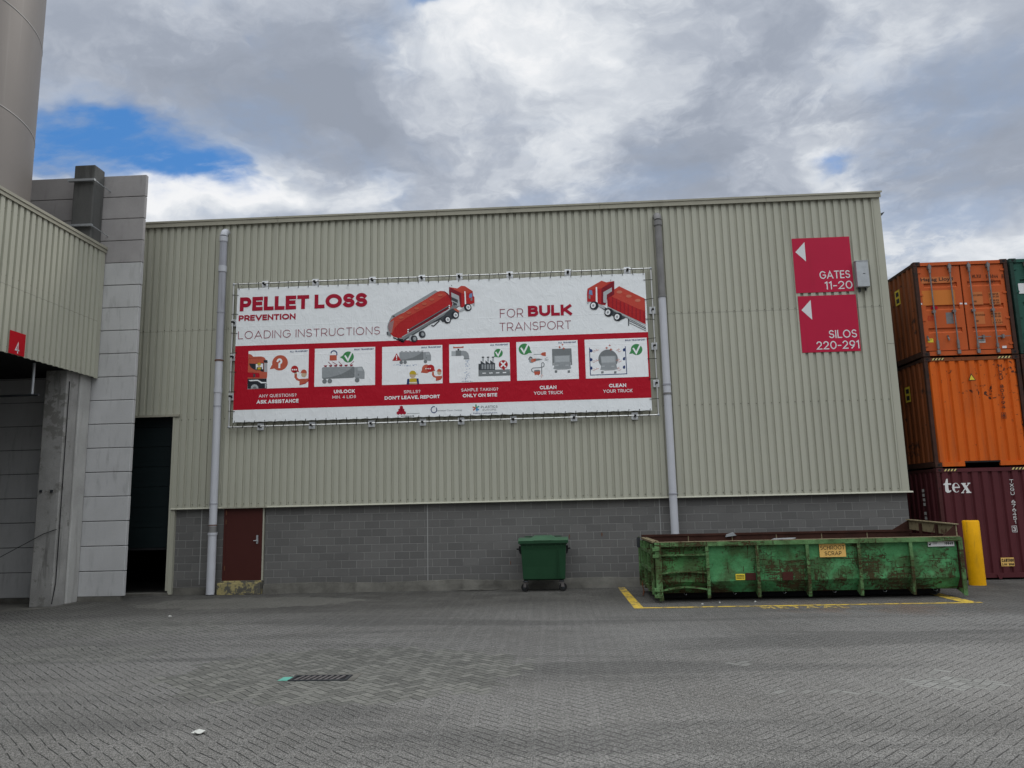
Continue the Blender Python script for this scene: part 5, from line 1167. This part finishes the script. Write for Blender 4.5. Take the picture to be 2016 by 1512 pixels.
m_.add(vs, fs, 'wheelie_green'); m_.build('body', wb, bevel=.03)
m_ = MB()
for k in range(7): x = XL+.14+k*.145; m_.box(x, x+.02, XF-.02, XF+.01, 1.07, 1.14, 'wheelie_green')
m_.box(XR-.22, XR-.21, XF+.0, XF+.06, .34, 1.05, 'wheelie_green'); m_.build('rib', wb)
m_ = MB()
prof = lambda x: 1.0
vs = []; nx, ny = 12, 6
for j in range(ny+1):
    for i in range(nx+1):
        u = i/nx; v = j/ny; x = XL-.055+(XR-XL+.11)*u; y = XF-.05+(XB-XF+.07)*v
        mid = 1 if .3 < u < .72 else 0
        z = 1.235+(.125 if mid else .07)*math.sin(math.pi*min(v*1.1+.05, 1)*.62)+(0 if v else -.0)
        vs.append((x, y, z))
fs = [(j*(nx+1)+i, j*(nx+1)+i+1, (j+1)*(nx+1)+i+1, (j+1)*(nx+1)+i) for j in range(ny) for i in range(nx)]
m_.add(vs, fs, 'wheelie_lid', True)
m_.prism([(XL-.06, 1.175), (XR+.06, 1.175), (XR+.05, 1.24), (XL-.05, 1.24)], 'y', XF-.055, XB+.02, 'wheelie_green')
ld = m_.build('lid', wb)
m_ = MB(); m_.box(-.53, -.10, XF-.066, XF-.02, 1.235, 1.262, 'wheelie_lid'); m_.build('grip', ld, bevel=.008)
for x0, x1 in ((XL+.09, XL+.28), (XR-.30, XR-.10)):
    m_ = MB(); m_.box(x0, x1, XB-.16, XB-.02, 1.315, 1.335, 'wheelie_green'); m_.build('hinge_cover', ld, bevel=.006)
for sg, x in ((-1, XL), (1, XR)):
    m_ = MB(); m_.prism([(x, 1.10), (x+sg*.045, 1.10), (x+sg*.06, 1.02), (x+sg*.03, .92), (x, .90)], 'y', XF+.15, XF+.33, 'black'); m_.tube([(x+sg*.03, XF+.24, 1.03), (x+sg*.11, XF+.24, 1.03)], .018, 'black', 10); m_.build('trunnion', wb)
wheel0 = None
def castor():
    m_ = MB(); m_.lathe([(.055, .0), (.075, .012), (.055, .024)], (0, 0, .235), 'steel_dark', 16)
    m_.hexa([(-.035, -.03, .11), (-.028, -.03, .11), (-.028, .05, .11), (-.035, .05, .11)], [(-.035, -.04, .235), (-.028, -.04, .235), (-.028, .04, .235), (-.035, .04, .235)], 'bar_grey')
    m_.hexa([(.028, -.03, .11), (.035, -.03, .11), (.035, .05, .11), (.028, .05, .11)], [(.028, -.04, .235), (.035, -.04, .235), (.035, .04, .235), (.028, .04, .235)], 'bar_grey')
    b1 = m_.build('castor', None, (0, 0, 0))
    t2 = MB(); t2.tube([(-.023, .03, .10), (.023, .03, .10)], .10, 'rubber', 24); t2 = t2.build('tyre', b1)
    h2 = MB(); h2.tube([(-.026, .03, .10), (.026, .03, .10)], .04, 'steel_dark', 16); h2 = h2.build('hub', b1)
    return b1
cs = castor()
for i, (x, y) in enumerate(((-.76, 19.52), (.13, 19.52), (-.76, 19.93), (.13, 19.93))):
    o = cs if i == 0 else cs.copy()
    if i:
        COL.objects.link(o)
        for ch in list(cs.children): d_ = ch.copy(); COL.objects.link(d_); d_.parent = o
    o.parent = wb; o.location = (x+.30, y-19.7, 0); o.rotation_euler = (0, 0, (.95, -1.1, .4, .2)[i])

# ------------------------------------------------------------------ bollard
bo = thing('bollard', 'thick yellow steel bollard standing beside the right end of the skip', 'bollard', (9.99, 19.3, 0))
m_ = MB(); m_.lathe([(.182, 0), (.182, .7), (.182, 1.49), (.176, 1.505), (.16, 1.51)], (9.99, 19.3, 0), 'bollard_yellow', 40); m_.build('post', bo)
m_ = MB(); m_.lathe([(.16, 1.512), (.08, 1.515), (.0, 1.515)], (9.99, 19.3, 0), 'bollard_yellow', 40); m_.build('cap', bo)

# ------------------------------------------------------------------ shipping containers
CW = 2.438
def cwallX(m_, x, y0, y1, z0, z1, sg, mat, pitch=.28, d=.036):   # corrugated side at plane x
    pts = []; y = y0; k = 0
    while y < y1:
        for q, dd in ((0, 0), (.11, 0), (.14, 1), (.25, 1), (.28, 0)):
            if y+q*pitch/.28 <= y1: pts.append((y+q*pitch/.28, dd*d))
        y += pitch
    n = len(pts); m_.add([(x+sg*dd, yy, z0) for yy, dd in pts]+[(x+sg*dd, yy, z1) for yy, dd in pts], [(i, i+1, n+i+1, n+i) for i in range(n-1)], mat)
def cwallY(m_, y, x0, x1, z0, z1, mat, n=9, d=.045):
    pts = []; p = (x1-x0)/n
    for k in range(n):
        xx = x0+p*k
        for q, dd in ((0, 1), (.10, 1), (.22, 0), (.78, 0), (.90, 1)): pts.append((xx+q*p, dd*d))
    pts.append((x1, d)); n = len(pts)
    m_.add([(xx, y+dd, z0) for xx, dd in pts]+[(xx, y+dd, z1) for xx, dd in pts], [(i, i+1, n+i+1, n+i) for i in range(n-1)], mat)
def container(x, y, z, h, L, body, side, frame, label, endkind, forks=False, cat='container'):
    t_ = thing('shipping_container', label, cat, (x+CW/2, y, z), 'stacked shipping containers')
    x1 = x+CW; zt = z+h
    m_ = MB(); pw_ = .09
    for xx in (x, x1-pw_): m_.box(xx, xx+pw_, y+.004, y+.10, z+.118, zt-.118, frame); m_.box(xx, xx+pw_, y+L-.10, y+L-.004, z+.118, zt-.118, frame)
    m_.box(x+.178, x1-.178, y+.01, y+.08, zt-.11, zt-.02, side if endkind != 'door' else body); 
    if forks: m_.box(x+.178, x+.75, y+.01, y+.08, z+.02, z+.135, body); m_.box(x1-.80, x1-.178, y+.01, y+.08, z+.02, z+.135, body); m_.box(x+.75, x1-.80, y+.01, y+.08, z+.11, z+.15, 'black')
    else: m_.box(x+.178, x1-.178, y+.01, y+.08, z+.02, z+.135, body)
    for xx in (x+.01, x1-.07): m_.box(xx, xx+.06, y+.178, y+L-.178, zt-.09, zt-.012, frame); m_.box(xx, xx+.06, y+.178, y+L-.178, z+.02, z+.16, frame)
    m_.build('frame', t_)
    for xx in (x-.003, x1-.175):
        for yy in (y-.003, y+L-.175):
            for zz in (z, zt-.118):
                c_ = MB(); s_ = .178; c_.box(xx, xx+s_, yy, yy+.162, zz, zz+.118, frame)
                ob = c_.build('corner_casting', t_, bevel=.008)
                if yy < y: k = MB(); k.flat = False; k.tube([(xx+s_/2-.0, yy-.001, zz+.059), (xx+s_/2, yy+.03, zz+.059)], .034, 'black', 14); k.build('socket', ob)
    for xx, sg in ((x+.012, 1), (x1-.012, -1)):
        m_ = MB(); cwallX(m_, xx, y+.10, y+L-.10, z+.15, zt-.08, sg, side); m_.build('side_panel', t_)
    m_ = MB(); m_.box(x+.02, x1-.02, y+.09, y+L-.05, zt-.04, zt-.012, side); m_.build('roof', t_)
    m_ = MB(); m_.box(x+.1, x1-.1, y+L-.03, y+L-.01, z+.15, zt-.1, side); m_.box(x+.1, x1-.1, y+.2, y+L-.2, z+.11, z+.14, 'black'); m_.build('back_panel', t_)
    if endkind == 'wall':
        m_ = MB(); cwallY(m_, y+.022, x+.09, x1-.09, z+.13, zt-.108, body); m_.build('end_panel', t_)
    return t_
def decal(t_, x0, x1, z0, z1, Y, mat, name='decal', th=.002):
    m_ = MB(); m_.box(x0, x1, Y-th, Y, z0, z1, mat); return m_.build(name, t_)
def stripes(t_, x0, x1, z0, z1, Y):
    m_ = MB(); m_.flat = True; m_.poly([(x0, z0), (x1, z0), (x1, z1), (x0, z1)], Y, 'ink'); n = 4; p = (x1-x0)/n
    for k in range(n): m_.poly([(x0+p*k, z0), (x0+p*(k+.5), z0), (x0+p*(k+.98), z1), (x0+p*(k+.5), z1)], Y-.002, 'tape_yellow')
    m_.build('hazard_stripe', t_)
Cx, Cy = 9.845, 20.42
Z1, Z2, Z3 = .03, 2.835, 5.745
H1, H2, H3 = 2.79, 2.896, 2.591
c1 = container(Cx-.0, Cy-.03, Z1, H1, 12.19, 'cont_maroon', 'cont_maroon', 'cont_frame_maroon', 'maroon container reading tex at the bottom of the left stack', 'wall')
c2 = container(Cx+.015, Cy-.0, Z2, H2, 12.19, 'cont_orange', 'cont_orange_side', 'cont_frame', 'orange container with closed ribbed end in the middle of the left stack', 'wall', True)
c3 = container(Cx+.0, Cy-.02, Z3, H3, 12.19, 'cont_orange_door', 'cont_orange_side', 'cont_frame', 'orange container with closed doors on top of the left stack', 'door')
X2 = Cx+CW+.06
c4 = container(X2, Cy-.05, Z1, H1, 12.19, 'cont_maroon', 'cont_maroon', 'cont_frame_maroon', 'maroon container at the bottom of the right stack by the photo edge', 'wall')
c5 = container(X2-.01, Cy-.02, Z2, H2, 12.19, 'cont_maroon', 'cont_maroon', 'cont_frame', 'maroon container below the green one at the photo edge', 'wall')
c6 = container(X2, Cy-.03, Z3, H3, 12.19, 'cont_green', 'cont_green', 'cont_frame_green', 'dark green container on top of the right stack', 'door')
def doors(t_, x, y, z, h, body, full=True):
    w2 = (CW-.20)/2; zb, zt = z+.16, z+h-.125
    for s_ in (0, 1):
        a = x+.10+s_*(w2+.002); b = a+w2-.018 if s_ == 0 else a+w2; a += .018 if s_ else 0
        m_ = MB(); yd = y+.045; Hh = zt-zb; fx0, fx1 = a+.13, b-.10
        bands = [(.18, .30), (.435, .555), (.68, .80)]       # from bottom: recessed bands
        rows = [(0, .205), (.205, .265), (.265, .475), (.475, .535), (.535, .745), (.745, .805), (.805, 1)]
        for k, (r0, r1) in enumerate(rows):
            z0, z1 = zb+Hh*r0, zb+Hh*r1
            if k % 2 == 0: m_.box(a, b, yd, yd+.05, z0, z1, body)
            else:
                m_.box(a, fx0, yd, yd+.05, z0, z1, body); m_.box(fx1, b, yd, yd+.05, z0, z1, body)
                m_.add([(fx0, yd+.0, z0), (fx1, yd+.0, z0), (fx1, yd+.036, z0+.045), (fx0, yd+.036, z0+.045), (fx1, yd+.036, z1-.01), (fx0, yd+.036, z1-.01), (fx1, yd, z1), (fx0, yd, z1)], [(0, 1, 2, 3), (3, 2, 4, 5), (5, 4, 6, 7)], body)
        d_ = m_.build('door', t_)
        k = MB(); k.box(a-.012, b+.012, yd+.051, yd+.07, zb-.02, zt+.02, 'black'); k.build('gasket', d_)
        for f_ in ((.30, .70) if s_ == 0 else (.21, .62)):
            f_ = {0: {.30: .27, .70: .745}, 1: {.21: .165, .62: .62}}[s_][f_]
            xx = a+(b-a)*f_
            k = MB(); k.tube([(xx, y-.02, z+.07), (xx, y-.02, z+h-.07)], .019, 'bar_grey', 12)
            for zz in (z+.10, z+h-.16): k.box(xx-.04, xx+.04, y-.045, y+.03, zz-.05, zz+.05, 'bar_grey')
            k.tube([(xx, y-.02, z+h-.33), (xx, y-.02, z+h-.2)], .032, 'bar_grey', 12); k.box(xx-.04, xx+.04, y-.03, yd, zb+Hh*.44, zb+Hh*.47, 'bar_grey'); k.tube([(xx, y-.02, z+.19), (xx, y-.02, z+.42 if s_ == 0 else z+.3)], .034, 'bar_grey', 12)
            lb = k.build('locking_bar', d_)
            k = MB()
            if s_ == 0: k.tube([(xx-.22, y+.03, z+.56), (xx-.22, y+.0, z+.48), (xx-.20, y+.01, z+.42)], .02, 'bar_grey', 8)
            else: k.hexa([(xx, y-.035, z+.46), (xx+.36, y-.03, z+.475), (xx+.36, y-.015, z+.475), (xx, y-.02, z+.46)], [(xx, y-.035, z+.50), (xx+.36, y-.03, z+.49), (xx+.36, y-.015, z+.49), (xx, y-.02, z+.50)], 'bar_grey'); k.box(xx+.14, xx+.19, y-.045, y+.03, z+.43, z+.53, 'bar_grey')
            k.build('handle', d_)
        for zz in (.06, .36, .66, .93):
            k = MB(); hx = a-.05 if s_ == 0 else b-.06; k.prism([(hx-.02, zb+Hh*zz-.03), (hx+.13, zb+Hh*zz-.02), (hx+.13, zb+Hh*zz+.02), (hx-.02, zb+Hh*zz+.03)] if s_ == 0 else [(hx-.03, zb+Hh*zz-.02), (hx+.11, zb+Hh*zz-.03), (hx+.11, zb+Hh*zz+.03), (hx-.03, zb+Hh*zz+.02)], 'y', yd-.02, yd-.001, body); k.build('hinge', d_)
    return yd
yd = doors(c3, Cx, Cy-.02, Z3, H3, 'cont_orange_door')
doors(c6, X2, Cy-.03, Z3, H3, 'cont_green')
# writing on the top orange container, measured on its door face
C4 = (1780, 500, 1784/236)
def D(x, y, Y=None): return W(C4[0]+x/C4[2], C4[1]+y/C4[2], (yd if Y is None else Y))
def drect(x0, y0, x1, y1, mat, name='decal', Y=None):
    a = D(x0, y0, Y); b = D(x1, y1, Y); return decal(c3, a[0], b[0], b[1], a[1], (yd if Y is None else Y)-.001, mat, name)
drect(248, 350, 735, 425, 'cont_orange_decal'); drect(258, 548, 770, 752, 'cont_orange_patch', 'paint_patch')
for q in ((1005, 567, 1180, 750), (1250, 570, 1440, 750), (1035, 862, 1210, 1040), (1285, 865, 1465, 1045)): drect(*q, 'cont_orange_decal')
drect(615, 872, 742, 1036, 'bar_grey', 'data_plate'); drect(347, 1262, 437, 1315, 'sticker_yellow', 'sticker'); drect(1105, 1270, 1212, 1320, 'sign_back', 'sticker'); drect(1458, 1368, 1527, 1400, 'paint_plate_white', 'sticker')
drect(215, 732, 268, 756, 'paint_plate_white', 'sticker'); drect(825, 728, 868, 748, 'paint_plate_white', 'sticker'); drect(898, 728, 936, 750, 'paint_plate_white', 'sticker')
r_ = drect(395, 782, 500, 820, 'sign_red_b', 'sticker'); drect(415, 790, 460, 812, 'ink', 'sticker', yd-.004)
l = MB(); l.flat = True; Yl = yd-.006
def dt(s, x0, yb, x1, h, wt=.15, mat='ink', fn=None, tr=.25):
    a = D(x0, yb, Yl); b = D(x1, yb-4, Yl); hh = D(x0, yb-h, Yl)[1]-a[1]
    if fn: ftext(l, s, a[0], b[0], a[1], hh, Yl, mat, .015)
    else: stext(l, s, a[0], b[0], a[1], hh, wt, Yl, mat, tr)
dt('Hapag Lloyd', 248, 408, 728, 52, mat='ink', fn=1)
dt('HLXU', 1015, 358, 1143, 50, .14, 'ink_brown'); dt('535044', 1220, 360, 1398, 52, .14, 'ink_brown'); dt('42G1', 1228, 430, 1345, 50, .14, 'ink_brown'); dt('6', 1458, 352, 1480, 42, .14, 'ink_brown')
ribbon(l, [D(1450, 358, Yl), D(1490, 358, Yl), D(1488, 305, Yl), D(1449, 305, Yl), D(1450, 358, Yl)], .006, Yl, 'ink_brown')
for a in (('MAX.GROSS', 1010, 628, 1165, 26), ('TARE', 1020, 718, 1080, 24), ('32 500 KG', 1262, 612, 1402, 28), ('71 650 LBS', 1266, 648, 1410, 26), ('3 800 KG', 1285, 705, 1412, 28), ('8 380 LBS', 1290, 740, 1420, 26),
          ('MAX.PAYLOAD', 1040, 922, 1202, 26), ('CUBE', 1045, 1012, 1112, 26), ('28 700 KG', 1292, 905, 1435, 28), ('63 270 LBS', 1296, 942, 1440, 26), ('67.7 M', 1335, 1000, 1435, 26), ('2 391 CUFT', 1322, 1034, 1468, 24)): dt(*a, .16, 'ink_brown')
ribbon(l, [D(358, 985, Yl), D(474, 985, Yl), D(474, 925, Yl), D(358, 925, Yl), D(358, 985, Yl)], .008, Yl, 'sign_red_b'); dt('CAUTION', 370, 955, 462, 16, .14, 'sign_red_b'); dt('DO NOT', 372, 976, 450, 14, .14, 'sign_red_b')
dt('4022 16', 1118, 1296, 1198, 16, .18, 'ink'); dt('ACEP', 360, 1286, 420, 14, .18, 'ink')
l.build('lettering', c3)
# middle container markings (end ribs face y = Cy+.022)
Ym = Cy+.020
l = MB(); l.flat = True
def vtext(l, s, px0, py0, px1, py1, w_, hfrac, mat, Y, wt=.16):
    a = W(px0, py0, Y); b = W(px1, py1, Y); n = len(s); st = (a[1]-b[1])/n
    for i, ch in enumerate(s):
        if ch == ' ': continue
        zt = a[1]-st*i; xx = a[0]+(b[0]-a[0])*i/n; w2 = w_*(.35 if ch in '1I' else 1); stext(l, ch, xx+(w_-w2)/2, xx+(w_+w2)/2, zt-st*hfrac, st*hfrac, wt, Y, mat)
vtext(l, 'HLXU 801794', 1964.5, 717, 1972.5, 806, .095, .78, 'ink', Ym-.006); 
a = W(1974, 818, Ym); stext(l, '8', a[0]-.01, a[0]+.06, a[1]-.05, .1, .15, Ym-.006, 'ink'); ribbon(l, [(a[0]-.03, a[1]-.07), (a[0]+.08, a[1]-.07), (a[0]+.08, a[1]+.07), (a[0]-.03, a[1]+.07), (a[0]-.03, a[1]-.07)], .01, Ym-.006, 'ink')
l.build('lettering', c2)
def warn_tri(t_, px, py, w_, Y):
    a = W(px, py, Y); m_ = MB(); m_.flat = True; h_ = w_*1.0
    m_.poly([(a[0]-w_/2, a[1]), (a[0]+w_/2, a[1]), (a[0]-.01, a[1]+h_)], Y-.003, 'ink'); m_.poly([(a[0]-w_*.36, a[1]+h_*.08), (a[0]+w_*.36, a[1]+h_*.08), (a[0]-.01, a[1]+h_*.8)], Y-.006, 'sticker_yellow'); m_.build('warning_sign', t_)
warn_tri(c2, 1914, 749, .19, Ym)
# side decals (left side faces)
def side_dec(t_, x, ys_, z0, w_, h_, tri):
    m_ = MB()
    if tri: m_.add([(x, ys_, z0), (x, ys_+w_, z0), (x, ys_+w_*.5, z0+h_)], [(0, 1, 2)], 'sticker_yellow')
    else:
        m_.add([(x, ys_, z0), (x, ys_+w_, z0), (x, ys_+w_, z0+h_), (x, ys_, z0+h_)], [(0, 1, 2, 3)], 'sticker_yellow')
        for k in (0, 1): m_.add([(x-.003, ys_+w_*.2, z0+h_*(.12+.45*k)), (x-.003, ys_+w_*.8, z0+h_*(.12+.45*k)), (x-.003, ys_+w_*.8, z0+h_*(.42+.45*k)), (x-.003, ys_+w_*.2, z0+h_*(.42+.45*k))], [(0, 1, 2, 3)], 'ink')
    m_.build('sticker', t_)
for t_, zz in ((c3, Z3+1.7), (c2, Z2+1.85)):
    side_dec(t_, Cx+.008, Cy+.95, zz, .30, .42, False); side_dec(t_, Cx+.008, Cy+1.8, zz-.05, .5, .3, True)
for t_, X_, zt in ((c2, Cx+.015, Z2+H2), (c1, Cx, Z1+H1)):
    stripes(t_, X_+.20, X_+.52, zt-.085, zt-.03, Cy+(-.024 if t_ is c1 else .006)); stripes(t_, X_+CW-.55, X_+CW-.21, zt-.085, zt-.03, Cy+(-.024 if t_ is c1 else .006))
# tex
Yt = Cy-.03+.020-.006
CT = (1480, 900, 2016/536)
def Tq(x, y): return W(CT[0]+x/CT[2], CT[1]+y/CT[2], Yt)
l = MB(); l.flat = True
l.poly([Tq(*p) for p in [(1440, 162), (1450, 160), (1453, 193), (1476, 193), (1476, 205), (1454, 205), (1458, 240), (1463, 248), (1474, 244), (1478, 250), (1466, 262), (1448, 264), (1436, 255), (1433, 240), (1430, 206), (1419, 206), (1419, 200), (1432, 190)]], Yt, 'ink_white')
oc = Tq(1512, 226); rx = Tq(1540, 226)[0]-oc[0]; rz = oc[1]-Tq(1512, 262)[1]
n = 22; o_, i_ = [], []
for k in range(n+1):
    a = R_(8+(318-8)*k/n); th = .40 if 90 < math.degrees(a) < 270 else .22+.0*k
    th = .22+.24*max(0, -math.cos(a))
    o_.append((oc[0]+rx*math.cos(a), oc[1]+rz*math.sin(a))); i_.append((oc[0]+rx*(1-th*1.25)*math.cos(a)+rx*.05, oc[1]+rz*(1-th*.55)*math.sin(a)))
l.add([(p[0], Yt, p[1]) for p in o_]+[(p[0], Yt, p[1]) for p in i_], [(k, k+1, n+2+k, n+1+k) for k in range(n)], 'ink_white')
l.poly([Tq(*p) for p in [(1498, 220), (1540, 219), (1540, 228), (1498, 229)]], Yt-.001, 'ink_white')
l.poly([Tq(*p) for p in [(1550, 192), (1586, 191), (1586, 197), (1580, 199), (1618, 256), (1626, 259), (1626, 265), (1588, 266), (1588, 260), (1594, 257), (1556, 199), (1550, 198)]], Yt, 'ink_white')
l.poly([Tq(*p) for p in [(1596, 190), (1618, 189), (1618, 195), (1611, 197), (1590, 224), (1585, 217), (1601, 198), (1596, 196)]], Yt-.001, 'ink_white')
l.poly([Tq(*p) for p in [(1584, 234), (1566, 258), (1572, 261), (1572, 266), (1551, 267), (1551, 261), (1558, 259), (1579, 227)]], Yt-.001, 'ink_white')
vtext(l, 'TXGU 676451', 1987, 944, 1995.5, 1033, .095, .8, 'ink_white', Yt, .15)
a = W(1996, 1041, Yt); stext(l, '3', a[0]-.02, a[0]+.05, a[1]-.06, .11, .15, Yt, 'ink_white'); ribbon(l, [(a[0]-.04, a[1]-.08), (a[0]+.075, a[1]-.08), (a[0]+.075, a[1]+.07), (a[0]-.04, a[1]+.07), (a[0]-.04, a[1]-.08)], .01, Yt, 'ink_white')
l.build('lettering', c1)
a = W(1970, 1098, Yt); b = W(1998, 1114.5, Yt)
p_ = decal(c1, a[0], b[0], b[1], a[1], Yt+.003, 'sticker_orange', 'sticker')
l = MB(); l.flat = True; h_ = a[1]-b[1]; stext(l, 'CAUTION', a[0]+.015, b[0]-.015, b[1]+h_*.5, h_*.38, .2, Yt-.004, 'ink'); stext(l, '2.9M  HIGH', a[0]+.02, b[0]-.02, b[1]+h_*.1, h_*.26, .2, Yt-.004, 'ink'); l.build('lettering', c1)
l = MB(); 
for y_, zz0, s_, hh in ((Cy+.75, 1.6, 'TXGU 676451', .9), ):
    for i in range(9):
        if i != 4: l.box(Cx+.006, Cx+.009, y_, y_+.12, zz0+.62-i*.12+.0, zz0+.70-i*.12, 'ink_white')
l.build('side_lettering', c1)
for k in range(2):
    l = MB(); l.prism([(Cx+1.25+k*.6, .02), (Cx+1.31+k*.6, .02), (Cx+1.36+k*.6, .14), (Cx+1.2+k*.6, .14)], 'y', Cy-.05, Cy-.03, 'cont_maroon')
    if k == 0: l.build('label_lug', c1)
# placard on the green container
a = W(2004, 558, Cy-.0); l = MB(); l.box(a[0], a[0]+.34, Cy-.0, Cy+.004, a[1]-.28, a[1], 'paint_plate_white'); p_ = l.build('placard', c6)

# ------------------------------------------------------------------ things on the ground
dg_ = thing('drain_grate', 'dark slotted drain grate set into the paving', 'drain', (-3.0, 10.0, 0))
gx0, gx1, gy0, gy1 = -3.38, -2.64, 9.84, 10.14
m_ = MB()
m_.box(gx0, gx1, gy0, gy0+.035, .001, .012, 'steel_dark'); m_.box(gx0, gx1, gy1-.035, gy1, .001, .012, 'steel_dark'); m_.box(gx0, gx0+.035, gy0+.035, gy1-.035, .001, .012, 'steel_dark'); m_.box(gx1-.035, gx1, gy0+.035, gy1-.035, .001, .012, 'steel_dark')
m_.build('frame', dg_)
m_ = MB(); m_.box(gx0+.03, gx1-.03, gy0+.03, gy1-.03, .001, .004, 'black')
x = gx0+.06
while x < gx1-.10: m_.hexa([(x, gy0+.035, .004), (x+.03, gy0+.035, .004), (x+.075, gy1-.035, .004), (x+.045, gy1-.035, .004)], [(x, gy0+.035, .011), (x+.03, gy0+.035, .011), (x+.075, gy1-.035, .011), (x+.045, gy1-.035, .011)], 'bar_grey'); x += .075
m_.build('grating', dg_)
m_ = MB()
for k in range(6): x = gx0-.02+k*.13; m_.box(x, x+.124, gy1+.01, gy1+.10, .0, .006, 'concrete_base')
m_.box(gx1+.01, gx1+.10, gy0-.02, gy1+.1, 0, .006, 'concrete_base'); m_.build('kerb_setts', dg_)
m_ = MB(); m_.add([(gx0-.14, gy0+.02, .005), (gx0-.02, gy0+.02, .005), (gx0-.0, gy0+.24, .005), (gx0-.13, gy0+.22, .005)], [(0, 1, 2, 3)], 'litter_teal'); tag(m_.build('paint_mark'), 'turquoise paint dab beside the left end of the drain grate', 'paint mark')
a = G(390, 1445); m_ = MB()
pts = [(x*.72, y*.72) for x, y in [(-.10, 0), (-.06, .05), (-.01, .04), (.02, .07), (.09, .03), (.11, -.01), (.05, -.03), (.03, -.07), (-.02, -.06), (-.03, -.02)]]
n = len(pts); m_.add([(a[0]+x, a[1]+y*1.3, .012+.012*((i*7) % 3)) for i, (x, y) in enumerate(pts)]+[(a[0]+x, a[1]+y*1.3, .008+.012*((i*7) % 3)) for i, (x, y) in enumerate(pts)], [tuple(range(n)), tuple(range(2*n-1, n-1, -1))]+[(i, n+i, n+(i+1) % n, (i+1) % n) for i in range(n)], 'litter_white')
tag(m_.build('litter'), 'crumpled white scrap of paper on the paving at the lower left', 'litter')
def bit(px, py, s, mat, label, cat='litter'):
    a = G(px, py); m_ = MB(); m_.hexa([(a[0]-s, a[1]-s*.7, .003), (a[0]+s, a[1]-s*.5, .003), (a[0]+s*.8, a[1]+s, .003), (a[0]-s*.7, a[1]+s*.8, .003)], [(a[0]-s*.8, a[1]-s*.5, .02), (a[0]+s*.7, a[1]-s*.3, .03), (a[0]+s*.6, a[1]+s*.6, .015), (a[0]-s*.5, a[1]+s*.5, .03)], mat); tag(m_.build('litter'), label, cat)
bit(325, 1169, .035, 'sticker_yellow', 'small yellow scrap lying before the half open roller door')
bit(1383, 1190, .022, 'litter_white', 'tiny white scrap before the skip, leftmost of the three crumbs')
bit(1417, 1187.5, .015, 'litter_white', 'tiny white crumb before the skip, middle one of three')
bit(1487, 1185.5, .02, 'litter_white', 'tiny white crumb before the skip, rightmost of three')
bit(335, 1214, .03, 'litter_white', 'pale flat crumb on open paving between drain grate and roller door')
bit(1246, 1137-3, .03, 'litter_white', 'white scrap lying against the wall footing left of the skip')
# coil of old wire against the footing
m_ = MB(); pts = []
for i in range(90): t = i*.42; pts.append((-2.05+.28*math.cos(t)*(1+.2*math.sin(i*.7))-.5*i/90+.3, 20.0+.06*math.sin(t), .015+.02*abs(math.sin(t*.5))))
m_.tube(pts, .008, 'concrete_base', 5); tag(m_.build('wire_coil'), 'tangle of dusty wire lying at the foot of the block wall', 'wire')
